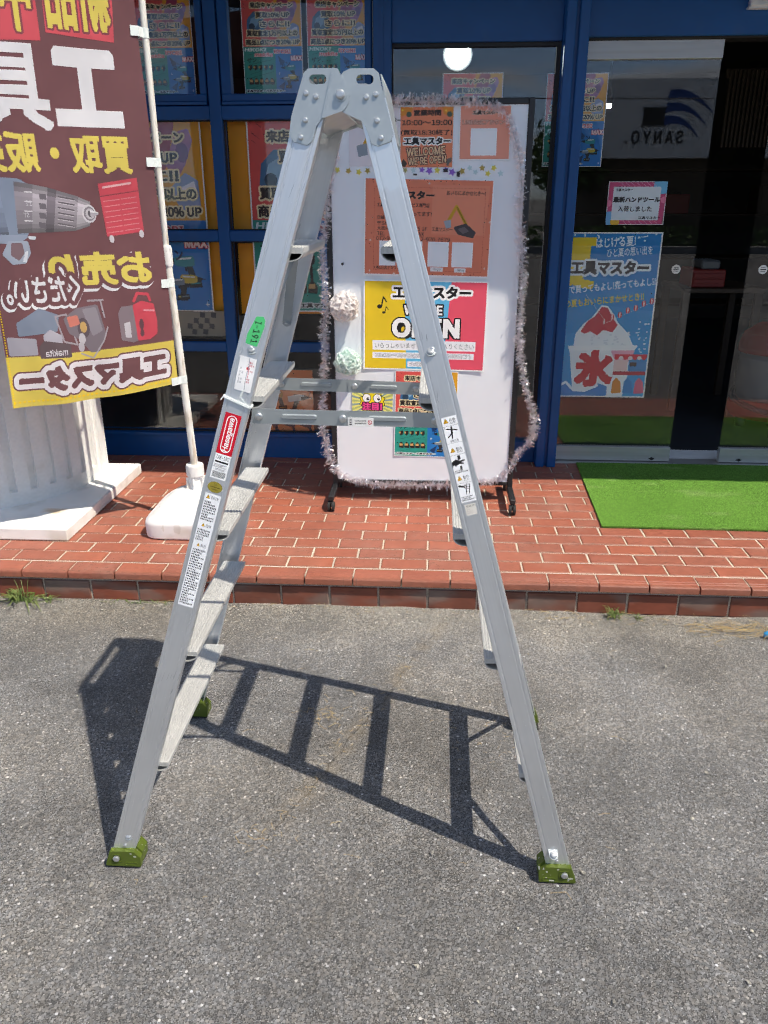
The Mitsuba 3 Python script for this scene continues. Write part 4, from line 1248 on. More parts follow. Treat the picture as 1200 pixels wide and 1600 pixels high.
# a digger arm, the printed figure left out
pr.line([(.80, .44), (.72, .26), (.665, .40)], .014, '#c89a2c'); pr.line([(.80, .44), (.725, .27)], .006, '#8a6618')
pr.poly([(.625, .41), (.68, .395), (.685, .475), (.645, .485)], '#9aa4ae', r=.003)
pr.poly([(.70, .47), (.80, .43), (.88, .52), (.86, .58), (.74, .545)], '#4a4244', r=.006); pr.poly([(.73, .49), (.79, .465), (.83, .51), (.78, .535)], '#6a6062', r=.004)
board_poster('shop_poster', 'large orange shop information poster across the board with four blank white squares', pr, -.330, 1.690, 4, lean=-.022, a=.0022, dy=.001)
# yellow / blue / red welcome poster
pr = Print(.590, .425)
pr.poly([(.012, .015), (.33, .015), (.355, .985), (.012, .985)], '#e6c428'); pr.poly([(.33, .015), (.705, .015), (.655, .985), (.355, .985)], '#62b4dc'); pr.poly([(.705, .015), (.988, .015), (.988, .985), (.655, .985)], '#e8566a')
pr.text(LOGO, .235, .065, .865, .20, '#171517', bold=.055, outs=((.17, '#f6f4f2'),))
pr.text('WE ARE', .33, .27, .64, .375, '#f6f4f2', bold=.06, latin=True, outs=((.16, '#1c1a1c'),))
pr.text('OPEN', .245, .44, .795, .645, '#1c1a1c', bold=.16, latin=True)
pr.text('OPEN', .235, .415, .785, .63, '#f6f4f2', bold=.07, latin=True, outs=((.06, '#1c1a1c'),))
pr.rect(.075, .665, .92, .775, '#f0f0f2'); pr.text('いらっしゃいませ お気軽にお入りください', .095, .69, .905, .755, '#343236')
pr.rect(.075, .80, .91, .87, '#ececf0'); pr.text('10:00〜19:00(18:30買取受付終了)', .10, .812, .885, .86, '#f2f2f4', bold=.01, outs=((.09, '#8a8c92'),))
pr.rect(.365, .90, .68, .965, '#ececf0'); pr.text('木曜定休日', .385, .912, .60, .955, '#f2f2f4', outs=((.09, '#8a8c92'),))
for x, y, s in ((.13, .29, 1.0), (.165, .355, .62)):
    pr.ell(x, y, .020 * s, .022 * s, '#2a2420'); pr.line([(x + .016 * s, y), (x + .03 * s, y - .105 * s), (x + .055 * s, y - .055 * s)], .006 * s, '#2a2420')
board_poster('welcome_poster', 'yellow, blue and red OPEN poster in the middle of the notice board', pr, -.338, 1.248, 5, lean=-.012, a=.004, dy=.0006)
# attention card
pr = Print(.205, .117)
pr.rect(.01, .01, .99, .99, '#e9e27a')
for i in range(28):
    a0, a1 = i * 2 * math.pi / 28, (i + .5) * 2 * math.pi / 28
    pr.poly([(.5, .45), (.5 + .9 * math.cos(a0), .45 + 1.5 * math.sin(a0)), (.5 + .9 * math.cos(a1), .45 + 1.5 * math.sin(a1))], '#8fa39a' if i % 2 else '#b4bc74')
bl = [(.5 + .34 * r_ * math.cos(a), .42 + .50 * r_ * math.sin(a)) for i in range(20) for a, r_ in [(i * 2 * math.pi / 20, 1.0 if i % 2 else .82)]]
pr.poly([(x, y) for x, y in bl], '#2a2410', r=.004)
pr.poly([(.5 + (x - .5) * .94, .42 + (y - .42) * .94) for x, y in bl], '#f0d81c', r=.004)
for x in (.36, .62):
    pr.ell(x, .28, .105, .20, '#2a2420'); pr.ell(x, .28, .092, .175, '#f6f4f0'); pr.ell(x + .03, .31, .035, .065, '#1c1a1a'); pr.ell(x + .04, .28, .012, .02, '#f6f4f0')
pr.text('注目!', .25, .47, .74, .80, '#ee4a90', bold=.05, outs=((.12, '#5a1840'),))
board_poster('attention_card', 'small yellow burst card with two round eyes and pink lettering', pr, -.402, .711, 6, lean=-.02, paper='#f0ecd0')


def mini_drill(pr, x, y, s, c1, c2, c3, flip=1):
    k = pr.W / pr.H
    P = lambda L_: [(x + flip * s * a, y + s * k * b) for a, b in L_]
    pr.poly(P([(0, .02), (.14, -.02), (.62, -.04), (.70, .03), (.70, .26), (.55, .32), (.14, .30), (0, .24)]), c1, r=.0005)
    pr.poly(P([(-.20, .09), (0, .04), (0, .23), (-.20, .19)]), c3); pr.poly(P([(-.34, .12), (-.20, .12), (-.20, .16), (-.34, .16)]), c3)
    pr.poly(P([(.40, .30), (.62, .30), (.76, .78), (.54, .80)]), c2, r=.0004); pr.poly(P([(.44, .78), (.88, .74), (.92, .98), (.46, 1.0)]), c3, r=.0004)
    pr.poly(P([(.10, .03), (.60, .0), (.60, .06), (.10, .09)]), '#dfe6e4'); pr.poly(P([(.52, .84), (.84, .81), (.85, .86), (.53, .89)]), c1)
    pr.poly(P([(.34, .32), (.40, .32), (.44, .46), (.38, .46)]), c3)


def campaign(W, H, big=False):
    pr = Print(W, H)
    # red rays left, yellow right, teal and blue below
    pr.rect(.012, .008, .988, .992, '#d8554e')
    pr.poly([(.55, .008), (.988, .008), (.988, .52), (.62, .52), (.50, .25)], '#e0a32c')
    pr.poly([(.62, .008), (.80, .008), (.72, .22), (.56, .40), (.50, .25)], '#a03a58', r=.01)
    g = np.random.default_rng(9)
    for i in range(26):
        x, y = g.uniform(.02, .55), g.uniform(.0, .12)
        a = math.atan2(y - .30, x - .5); l = g.uniform(.05, .10)
        pr.poly([(x, y + .012), (x + l * math.cos(a + .1), y + .012 - l * .4), (x + l * math.cos(a), y + .012 - l * .5)], '#7a2430')
    pr.poly([(.08, .33), (.10, .22), (.20, .15), (.32, .15), (.38, .20), (.36, .24), (.44, .26), (.42, .31), (.26, .36)], '#3d6f96', r=.012)
    pr.poly([(.12, .30), (.16, .22), (.24, .19), (.30, .21), (.27, .28), (.20, .33)], '#7fa9c4', r=.01); pr.ell(.17, .30, .05, .035, '#2a4258'); pr.ell(.32, .25, .035, .02, '#203040')
    pr.poly([(.70, .22), (.80, .06), (.90, .04), (.93, .10), (.86, .22), (.78, .30)], '#a46c9a', r=.012); pr.ell(.84, .16, .05, .05, '#7c5484')
    pr.poly([(.72, .34), (.85, .26), (.95, .30), (.96, .44), (.80, .46)], '#8a9cc0', r=.012); pr.poly([(.80, .34), (.92, .30), (.94, .38)], '#e4e0ea', r=.006)
    pr.rect(.012, .505, .54, .992, '#2d9484'); pr.rect(.54, .505, .988, .992, '#2678be')
    for i in range(9):
        y = .56 + i * .05
        pr.line([(.03 + g.uniform(0, .1), y + .03), (.50, y - g.uniform(0, .06))], .0022 * W / .31, '#1f6e64')
    for i in range(5):
        x = .11 + i * .088
        pr.poly([(x - .036, .70), (x + .034, .69), (x + .03, .735), (x + .012, .74), (x + .016, .83), (x + .05, .86), (x + .045, .90), (x - .03, .895), (x - .026, .85), (x - .006, .83), (x - .012, .745)], '#26231e', r=.004)
        pr.rect(x - .024, .845, x + .03, .872, '#c8a46a'); pr.ell(x - .022, .715, .016, .012, '#c8a46a')
    for P in (((.58, .60), (.70, .66), (.62, .70)), ((.90, .58), (.97, .66), (.88, .64)), ((.58, .92), (.70, .86), (.66, .96))):
        pr.poly(list(P), '#153f70')
    mini_drill(pr, .70, .70, .24, '#2f8f96', '#26343c', '#1c2228'); mini_drill(pr, .88, .80, .20, '#c9b23c', '#2a2c30', '#22242a', -1); mini_drill(pr, .66, .82, .16, '#7a8c98', '#30343c', '#202228')
    for x, y in ((.48, .60), (.95, .96), (.60, .78)):
        s = .02
        pr.poly([(x - s, y), (x - s * .2, y - s * .2), (x, y - s), (x + s * .2, y - s * .2), (x + s, y), (x + s * .2, y + s * .2), (x, y + s), (x - s * .2, y + s * .2)], '#eef6f6')
    O_ = ((.15, '#ecdcb0'),)
    for s, x0, x1, y0, y1 in (('来店キャンペーン', .15, .86, .055, .115), ('買取10% UP', .24, .80, .155, .215), ('さらに!!', .30, .80, .245, .305), ('買取査定1万円以上の', .08, .93, .335, .400), ('商品1点につき20% UP', .06, .96, .428, .49)):
        pr.text(s, x0, y0, x1, y1, '#241c18', bold=.05, outs=O_)
    pr.text('HiKOKI', .04, .515, .40, .553, '#e6f0ec', bold=.06, latin=True, shear=10)
    pr.text('makita', .20, .565, .50, .605, '#d84a4a', bold=.03, latin=True, shear=8, outs=((.12, '#f0dcd8'),))
    pr.text('RYOBI', .52, .535, .80, .575, '#d03c48', bold=.04, latin=True, outs=((.14, '#f0dcd8'),))
    pr.text('MAX', .80, .60, .985, .650, '#f0e0dc', bold=.06, latin=True, outs=((.09, '#c83c3c'),))
    pr.text('ザン', .06, .62, .22, .67, '#10403a', bold=.04, rot=6); pr.text('ドン', .64, .66, .78, .72, '#0c2c58', bold=.04, rot=8)
    pr.text(LOGO + ' ' + LOGO, .03, .952, .68, .978, '#16181a', bold=.07, outs=((.20, '#e8f0ee'),))
    return pr


pc = campaign(.31, .44)
k = board_poster('campaign_poster', 'red, teal and blue campaign poster low on the white notice board', pc, -.186, .817, 7, lean=-.012, a=.002)
labels[k]['group'] = 'campaign posters of one design'

# ---- posters inside the windows
YW = 4.664
GC = 'campaign posters of one design'


def window_poster(name, label, pr, x, z, seed, lean=0.0, paper='#e8e8e4', y=YW, group=None, cat='poster', a=.003):
    key = poster(name, label, cat, pr, (x, y, z), unit((1, 0, lean)), unit((-lean, 0, 1)), NV, paper=paper, warp=curl(pr.W, pr.H, a, seed), n=14, maxe=.05, group=group)
    return key


window_poster('campaign_poster', 'campaign poster in the upper pane left of the blue centre post', pc, -1.585, 2.556, 11, group=GC)
window_poster('campaign_poster', 'campaign poster in the upper pane, left of the two side by side', pc, -1.015, 2.556, 12, group=GC)
window_poster('campaign_poster', 'campaign poster in the upper pane directly behind the ladder top', pc, -.679, 2.556, 13, group=GC)
window_poster('campaign_poster', 'campaign poster showing above the notice board in the show window', pc, .018, 2.205, 14, y=4.667, group=GC)
window_poster('campaign_poster', 'campaign poster on the door side, cut by the blue door post', pc, .552, 2.200, 15, y=4.672, group=GC)
pb = campaign(.70, 1.0)
window_poster('large_campaign_poster', 'large campaign poster behind the left window, partly hidden by the banner pole', pb, -1.97, 1.998, 16, group='large campaign posters')
window_poster('large_campaign_poster', 'large campaign poster behind the middle window, partly hidden by the ladder', pb, -1.022, 2.0, 17, group='large campaign posters')


def plain_sheet(name, label, x0, x1, z0, z1, color, y, seed, cat='paper'):
    key = thing(name, label, cat, 'orange wrapping papers behind the windows' if name == 'orange_paper' else None)
    W_, H_ = x1 - x0, z1 - z0
    fm = flat_map((x0, y, z1), XV, ZV, NV, lambda p: .012 * meshkit.noise(np.column_stack([p[:, 0] * 9, p[:, 1] * 5, np.full(len(p), seed * 3.1)])) + .004 * np.abs(np.sin(p[:, 1] * 19 + seed)))
    m = sheet_mesh(W_, H_, fm, .0006, 16)
    add('sheet', m, 'm_print', key, color=np.tile(lin(color), (len(m.vertices), 1)), smooth=True)
    return key


plain_sheet('orange_paper', 'orange wrapping paper behind the left window beside the blue centre post', -2.2, -1.145, 1.43, 2.0, '#eda924', 4.70, 1)
plain_sheet('orange_paper', 'orange wrapping paper strip in the lower left window above the checked sheet', -1.60, -1.135, 1.0, 1.44, '#eaa522', 4.70, 2)
plain_sheet('orange_paper', 'orange wrapping paper behind the middle window at the right of the centre post', -1.13, -.35, 1.43, 2.0, '#e8a020', 4.70, 3)
plain_sheet('orange_paper', 'hanging orange paper flap in the middle window behind the ladder rail', -1.115, -.62, .985, 1.372, '#e8a020', 4.698, 4)
pr = Print(.36, .145)
pr.rect(0, 0, 1, 1, '#8c8878')
for i in range(5):
    for j in range(4):
        if (i + j) % 2 == 0 and (i + j) > 1:
            pr.poly([(.42 + i * .09 - j * .02, .05 + j * .22), (.50 + i * .09 - j * .02, .08 + j * .22), (.49 + i * .09 - j * .02, .28 + j * .22), (.41 + i * .09 - j * .02, .25 + j * .22)], '#30343e')
window_poster('checked_sheet', 'grey sheet with a dark check pattern in the lower left window', pr, -1.57, 1.002, 19, paper='#8c8878')
pr = Print(.325, .44)
pr.rect(0, 0, 1, 1, '#cf8352')
for x, y, q, c1, c2, fl in ((.30, .06, .30, '#3c5a66', '#2c3c46', 1), (.20, .30, .34, '#a8782e', '#58483e', 1), (.86, .34, .34, '#58483e', '#3c3430', -1), (.12, .70, .30, '#46606e', '#2e3c46', 1), (.50, .74, .20, '#3a4654', '#28303a', 1), (.80, .74, .22, '#3a4654', '#28303a', 1)):
    mini_drill(pr, x, y, q, c1, c2, '#453a36', fl)
pr.poly([(.52, .36), (.76, .33), (.78, .42), (.54, .44)], '#b8b4b0', r=.004); pr.line([(.80, .25), (.95, .30), (.90, .38)], .004, '#6a3a3c')
window_poster('tool_picture_poster', 'orange poster with tool drawings low in the window behind the ladder', pr, -1.036, .664, 20)
plain_sheet('clear_sleeve', 'pale clear sleeve around the orange tool poster', -1.04, -.66, .215, .668, '#5c574f', 4.692, 6, 'sleeve')
k = thing('tape_strip', 'pale strip of tape holding the orange tool poster at its foot', 'tape')
add('strip', bx(-.90, -.80, 4.6572, 4.658, .205, .235), 'm_white_plastic', k)

# tool notice on the door
pr = Print(.306, .216)
pr.rect(.012, .015, .988, .985, '#c8527c')
for x, y, r_, c in ((.93, .08, .16, '#7cc0e0'), (.06, .88, .15, '#7cb4dc'), (.16, .93, .08, '#e4b840'), (.97, .42, .06, '#e88aa6'), (.02, .5, .06, '#e88aa6')):
    pr.ell(x, y, r_, r_ * 1.3, c)
for i in range(7):
    pr.line([(.2 + i * .09, .02), (.27 + i * .09, .10)], .0022, '#e8b4c8'); pr.line([(.3 + i * .09, .90), (.36 + i * .09, .98)], .0022, '#e8b4c8')
pr.rect(.09, .12, .90, .89, '#e2eaec', r=.006)
pr.text(LOGO, .13, .16, .42, .225, '#202024', bold=.06)
pr.text('最新ハンドツール', .10, .345, .905, .48, '#202026', bold=.06)
pr.text('入荷しました', .19, .56, .78, .69, '#202026', bold=.03)
pr.text(LOGO, .56, .80, .93, .87, '#202024', bold=.06)
window_poster('hand_tool_notice', 'pink edged notice on the door glass about hand tools', pr, .908, 1.687, 21, y=4.646)

# shaved ice poster
pr = Print(.64, .906)
pr.rect(.012, .008, .988, .992, '#2680bc')
for i, (y, c) in enumerate(((.30, '#2c8ac4'), (.46, '#3492c8'), (.62, '#3c98cc'))):
    pr.poly([(.012, y), (.5, y - .04), (.988, y), (.988, .992), (.012, .992)], c)
g = np.random.default_rng(3)
for i in range(40):
    x, y = g.uniform(.2, .97), g.choice([g.uniform(.01, .05), g.uniform(.5, .72)])
    if y > .4:
        x = g.uniform(.84, .97)
    pr.ell(x, y, g.uniform(.003, .013), g.uniform(.002, .009), '#d8ecf2')
pr.text('夏', .10, .03, .46, .33, '#e8cc28', bold=.05)
pr.text('はじける夏!', .45, .028, .78, .085, '#eef4f4', bold=.02, rot=4)
pr.text('ひと夏の思い出を', .55, .085, .93, .135, '#eef4f4', bold=.01, rot=4)
pr.text(LOGO, .25, .165, .915, .245, '#1a1a1e', bold=.06, outs=((.16, '#e6eef0'),))
pr.text('店で買ってもよし!売ってもよし!!', .20, .285, .985, .335, '#eef4f4', bold=.02, rot=6)
pr.text('この夏もおいらにまかせとき!!', .18, .375, .90, .42, '#e4cc30', bold=.02, rot=6)
pr.poly([(.34, .60), (.40, .54), (.47, .50), (.52, .45), (.545, .425), (.60, .43), (.66, .48), (.70, .53), (.76, .57), (.80, .60), (.86, .68), (.33, .68)], '#e8ecec', r=.01)
pr.poly([(.38, .585), (.44, .52), (.50, .49), (.55, .435), (.60, .44), (.65, .50), (.70, .545), (.66, .59), (.58, .575), (.53, .61), (.47, .585), (.42, .60)], '#c83a46', r=.006)
for i in range(22):
    pr.ell(g.uniform(.40, .84), g.uniform(.59, .67), .012, .006, '#d8dee2')
pr.poly([(.28, .675), (.895, .668), (.87, .70), (.30, .71)], '#eef0ee', r=.005)
pr.poly([(.30, .705), (.87, .70), (.80, .992), (.36, .992)], '#e6eaea')
pr.poly([(.66, .702), (.87, .70), (.85, .77), (.72, .78)], '#e8a8bc', r=.006)
pr.poly([(.012, .93), (.15, .88), (.30, .90), (.36, .95), (.46, .955), (.58, .91), (.66, .93), (.66, .992), (.012, .992)], '#3c82c4', r=.01)
pr.line([(.22, .93), (.29, .905), (.36, .955), (.46, .96), (.57, .925), (.55, .905)], .014, '#e6eef0')
pr.text('氷', .36, .70, .70, .935, '#c62f3a', bold=.065)
pr.rect(.70, .725, .985, .745, '#d8404a')
for i in range(7):
    pr.ell(.72 + i * .04, .748, .02, .012, '#e8d8d4' if i % 2 else '#d8404a')
pr.rect(.70, .76, .82, .83, '#e4c8c4'); pr.rect(.83, .76, .985, .83, '#4a88bc'); pr.rect(.84, .775, .90, .80, '#4a3a34')
pr.rect(.70, .832, .985, .856, '#b83c44')
for i, c in enumerate(('#d88a30', '#3c86c0', '#d86a84')):
    pr.poly([(.705 + i * .10, .90), (.735 + i * .10, .87), (.775 + i * .10, .90), (.79 + i * .10, .97), (.70 + i * .10, .975)], c, r=.006)
pr.line([(.40, .36), (.60, .53), (.99, .40)], .0016, '#d8d8d0')
for i in range(7):
    x, y = .58 + i * .065, .525 - i * .021 - (.006 if i % 2 else 0)
    pr.ell(x, y, .018, .019, '#c83c46'); pr.ell(x, y, .006, .018, '#e8e4e0')
window_poster('shaved_ice_poster', 'blue summer poster with a cup of red shaved ice on the door glass', pr, .582, 1.434, 22, y=4.646, a=.0015)

# ---- tissue flowers and foil stars
def flower(name, label, c, r, m_, seed):
    t = thing(name, label, 'tissue flower', 'tissue paper flowers on the notice board')
    g = np.random.default_rng(seed)
    V, F, n = [], [], 0
    for i in range(150):
        d = unit(g.standard_normal(3) * [1, .9, 1]); d[1] = -abs(d[1]) * 1.1 + .10; d = unit(d)
        u = unit(np.cross(d, g.standard_normal(3))); v = np.cross(d, u)
        R_ = r * g.uniform(.80, 1.0)
        k = 9
        a, b = np.meshgrid(np.linspace(-1, 1, k), np.linspace(0, 1, k))
        a, b = a.ravel(), b.ravel()
        rip = .16 * np.sin(a * g.uniform(3, 6) + g.uniform(0, 6)) * b + .035 * np.sin(a * 13 + b * 7 + i)
        wd = .16 + .30 * np.sin(math.pi * np.clip(b * .80 + .02, 0, 1))
        rad = .40 + .62 * b - .12 * b ** 3 - .22 * a * a * b
        cup = .34 * (b ** 2) * g.uniform(-1, 1)
        P = d[None] * (R_ * rad)[:, None] + u[None] * (R_ * a * wd)[:, None] + v[None] * (R_ * (rip + cup))[:, None]
        V.append(P + c)
        for y in range(k - 1):
            for x in range(k - 1):
                q = n + y * k + x
                F += [[q, q + 1, q + k + 1], [q, q + k + 1, q + k]]
        n += k * k
    m = trimesh.Trimesh(np.vstack(V), np.array(F), process=False)
    m.vertices[:, 1] = np.minimum(m.vertices[:, 1], YB_ - .001)
    add('petals', m, m_, t, smooth=True)


flower('tissue_flower', 'cream tissue paper flower on the left edge of the notice board', (-.425, YB_ - .045, 1.128), .083, 'm_tissue_cream', 1)
flower('tissue_flower', 'mint green tissue paper flower below the cream one on the board', (-.414, YB_ - .045, .862), .078, 'm_tissue_mint', 2)

SC = {'yellow': ('#d8cc58', 'yellow'), 'gold': ('#b09a50', 'gold'), 'purple': ('#8a62c0', 'purple'), 'pale': ('#bcd4d8', 'pale blue'), 'olive': ('#a8a468', 'olive')}
stars = [(-0.453, 1.725, 'yellow', 1), (-0.402, 1.721, 'gold', 1), (-0.355, 1.716, 'yellow', 1), (-0.315, 1.721, 'gold', 1), (-0.270, 1.721, 'pale', 0.8), (-0.145, 1.723, 'olive', 0.9), (-0.108, 1.723, 'pale', 0.9), (-0.069, 1.724, 'purple', 0.95), (-0.036, 1.720, 'purple', 1.2), (-0.001, 1.722, 'yellow', 1), (0.038, 1.724, 'purple', 0.95), (0.066, 1.714, 'purple', 1.2), (0.111, 1.718, 'gold', 1.05), (0.145, 1.731, 'pale', 0.9), (0.171, 1.714, 'pale', 0.9), (0.200, 1.731, 'gold', 0.95), (0.226, 1.708, 'yellow', 0.95), (0.252, 1.731, 'yellow', 0.95), (0.283, 1.708, 'pale', 1)]
for i, (x, z, c, s) in enumerate(stars):
    a0 = rng.uniform(0, 1.2)
    P = [(.0155 * s * (1 if j % 2 == 0 else .48) * math.cos(a0 + j * math.pi / 5), .0155 * s * (1 if j % 2 == 0 else .48) * math.sin(a0 + j * math.pi / 5)) for j in range(10)]
    m = extr(Polygon(P).buffer(-.001).buffer(.001), .0022, (x, YB_ - .0006, z), XV, ZV, NV)
    k = add('star_sticker', m, 'm_print', color=np.tile(lin(SC[c][0]), (len(m.vertices), 1)))
    tag(k, ('first', 'second', 'third', 'fourth', 'fifth', 'sixth', 'seventh', 'eighth', 'ninth', 'tenth', 'eleventh', 'twelfth', 'thirteenth', 'fourteenth', 'fifteenth', 'sixteenth', 'seventeenth', 'eighteenth', 'nineteenth')[i] + f' star from the left, {SC[c][1]}, in the row across the notice board', 'star sticker', 'star stickers in a row across the notice board')

# ---- tinsel garland
TG = thing('tinsel_garland', 'rose and silver tinsel garland looped around the notice board edge', 'garland')
pth = [(x, YB_ - .018, z) for x, z in [(-0.506, 1.997), (-0.478, 1.896), (-0.461, 1.779), (-0.491, 1.632), (-0.512, 1.495), (-0.531, 1.354), (-0.526, 1.239), (-0.514, 1.120), (-0.536, 0.999), (-0.527, 0.875), (-0.543, 0.749), (-0.550, 0.619), (-0.548, 0.486), (-0.527, 0.384), (-0.493, 0.299), (-0.414, 0.248), (-0.275, 0.226), (-0.109, 0.222), (0.055, 0.229), (0.219, 0.246), (0.333, 0.256), (0.395, 0.312), (0.425, 0.394), (0.486, 0.456), (0.512, 0.542), (0.493, 0.633), (0.456, 0.729), (0.426, 0.854), (0.407, 0.976), (0.406, 1.096), (0.411, 1.214), (0.401, 1.328), (0.388, 1.440), (0.373, 1.550), (0.378, 1.657), (0.363, 1.762), (0.338, 1.853), (0.306, 1.929), (0.257, 1.972), (0.151, 1.992), (0.040, 2.001), (-0.099, 1.999), (-0.239, 2.005), (-0.351, 2.001), (-0.464, 2.007)]]
pth = np.array(pth)
seg = np.linalg.norm(np.diff(pth, axis=0), axis=1)
cum = np.concatenate([[0], np.cumsum(seg)])


def along(s):
    return np.stack([np.interp(s, cum, pth[:, i]) for i in range(3)], -1)


core = along(np.linspace(0, cum[-1], 260))
core[:, 1] += .006 * np.sin(np.linspace(0, 60, 260))
add('core', tube(core, .0016, 5), 'm_galv', TG)
NS = 9500
s = rng.uniform(0, cum[-1], NS)
c = along(s) + rng.normal(0, .0025, (NS, 3))
tn = along(np.minimum(s + .01, cum[-1])) - along(np.maximum(s - .01, 0)); tn /= np.linalg.norm(tn, axis=1, keepdims=True)
d = rng.standard_normal((NS, 3)); d -= tn * (d * tn).sum(1, keepdims=True); d /= np.linalg.norm(d, axis=1, keepdims=True)
d = d + tn * rng.normal(0, .45, (NS, 1)); d /= np.linalg.norm(d, axis=1, keepdims=True)
ln = rng.uniform(.012, .032, NS)[:, None] * (0.8 + .45 * meshkit.noise(np.column_stack([s * 9, s * 0, s * 0])))[:, None]
wd = np.cross(d, rng.standard_normal((NS, 3))); wd /= np.linalg.norm(wd, axis=1, keepdims=True)
hw = .0010
mid = c + d * ln * .55 + wd[:, [1, 2, 0]] * ln * .10
tip = c + d * ln
V = np.stack([c - wd * hw, c + wd * hw, mid - wd * hw, mid + wd * hw, tip - wd * hw, tip + wd * hw], 1)
V = V.reshape(-1, 3)
i = np.arange(NS)[:, None] * 6
F = np.vstack([i + [0, 1, 3], i + [0, 3, 2], i + [2, 3, 5], i + [2, 5, 4]])
inside = (V[:, 0] > -.484) & (V[:, 0] < .392) & (V[:, 2] > .246) & (V[:, 2] < 1.986)
V[inside, 1] = np.minimum(V[inside, 1], YB_ - .0015)
k = add('foil_strips', trimesh.Trimesh(V, F, process=False), 'm_foil', TG)
labels[k] = {'kind': 'stuff'}
# small heart-shaped sequins at some strip ends
hp = []
for a in np.linspace(0, 2 * math.pi, 13)[:-1]:
    hp.append((.00032 * 16 * math.sin(a) ** 3, .00032 * (13 * math.cos(a) - 5 * math.cos(2 * a) - 2 * math.cos(3 * a) - math.cos(4 * a))))
hp = np.array(hp)
pick = rng.choice(NS, 620, replace=False)
V, F, n = [], [], 0
for q in pick:
    X, Y = unit(wd[q]), unit(d[q])
    V.append(tip[q] + hp[:, :1] * X + hp[:, 1:] * Y); V.append((tip[q])[None])
    F += [[n + j, n + (j + 1) % 12, n + 12] for j in range(12)]; n += 13
V = np.vstack(V)
inside = (V[:, 0] > -.484) & (V[:, 0] < .392) & (V[:, 2] > .246) & (V[:, 2] < 1.986)
V[inside, 1] = np.minimum(V[inside, 1], YB_ - .0015)
mat('m_sequin', (0.93, 0.92, 0.93), 0.22, 0.55)
k = add('heart_sequins', trimesh.Trimesh(V, np.array(F), process=False), 'm_sequin', TG)
labels[k] = {'kind': 'stuff'}

# ================================================================== BANNER ON A WEIGHTED POLE
BS = thing('banner_stand', 'white plastic banner pole with a water-filled base standing on the tiles', 'banner stand')
BXc, BYc = -1.108, 3.515


def rsq(h, r, n=48):
    return np.array([(h * abs(math.cos(a)) ** r * np.sign(math.cos(a)), h * abs(math.sin(a)) ** r * np.sign(math.sin(a))) for a in np.linspace(0, 2 * math.pi, n, endpoint=False)])


lv = [(.142, .200, .30), (.143, .208, .30), (.150, .214, .32), (.208, .218, .34), (.222, .214, .36), (.234, .204, .40), (.262, .178, .50), (.290, .142, .62), (.312, .108, .75), (.326, .078, .9), (.331, .064, 1), (.331, .050, 1)]
V, F, n = [], [], 48
for z, h, r_ in lv:
    q = rsq(h, r_)
    V += [(BXc + x, BYc + y * .94, z) for x, y in q]
for i in range(len(lv) - 1):
    for j in range(n):
        j2 = (j + 1) % n
        F += [[i * n + j, i * n + j2, (i + 1) * n + j2], [i * n + j, (i + 1) * n + j2, (i + 1) * n + j]]
V += [(BXc, BYc, .142), (BXc, BYc, .331)]
for j in range(n):
    F += [[len(V) - 2, (j + 1) % n, j], [len(V) - 1, (len(lv) - 1) * n + j, (len(lv) - 1) * n + (j + 1) % n]]
add('water_tank', trimesh.Trimesh(np.array(V), np.array(F), process=False), 'm_white_plastic', BS, smooth=35)
nk = lathe([[0, .331], [.034, .331], [.030, .345], [.027, .395], [.0, .395]], (BXc, BYc, 0))
fins = [bx(-.0025, .0025, .024, .046, .325, .385).apply_transform(trimesh.transformations.rotation_matrix(a, [0, 0, 1])).apply_translation([BXc, BYc, 0]) for a in np.arange(6) * math.pi / 3]
add('neck', cat_([nk] + fins), 'm_white_plastic', BS, smooth=30)
add('collar', lathe([[.0, .393], [.040, .393], [.0415, .397], [.0415, .440], [.039, .446], [.018, .447], [0, .447]], (BXc, BYc, 0)), 'm_white_plastic', BS, smooth=30)
pb0, pb1, pb2 = np.array([BXc, BYc, .44]), np.array([-1.146, 3.520, 1.36]), np.array([-1.150, 3.520, 2.75])
add('lower_pole', cyl(pb0, pb1, .0165, 20), 'm_pole', BS, smooth=40)
add('upper_pole', cyl(pb1, pb2, .0130, 20), 'm_pole', BS, smooth=40)
add('pole_joint', lathe([[.0, -.045], [.018, -.045], [.023, -.035], [.0235, .030], [.019, .045], [.0, .046]], (-1.146, 3.520, 1.375)), 'm_white_plastic', BS, smooth=30)

BN = thing('banner', 'maroon and yellow vertical banner seen from behind with mirrored lettering', 'banner')
R0, LE = np.array([-1.10, 3.50, 0]), np.array([-1.72, 3.13, 0])
FW = np.linalg.norm(LE - R0)
FU = (LE - R0) / FW
FN = unit(np.cross(FU, [0, 0, 1]))
if FN[1] > 0:
    FN = -FN
ZB, FH = 0.838, 1.90
S0 = 0.060


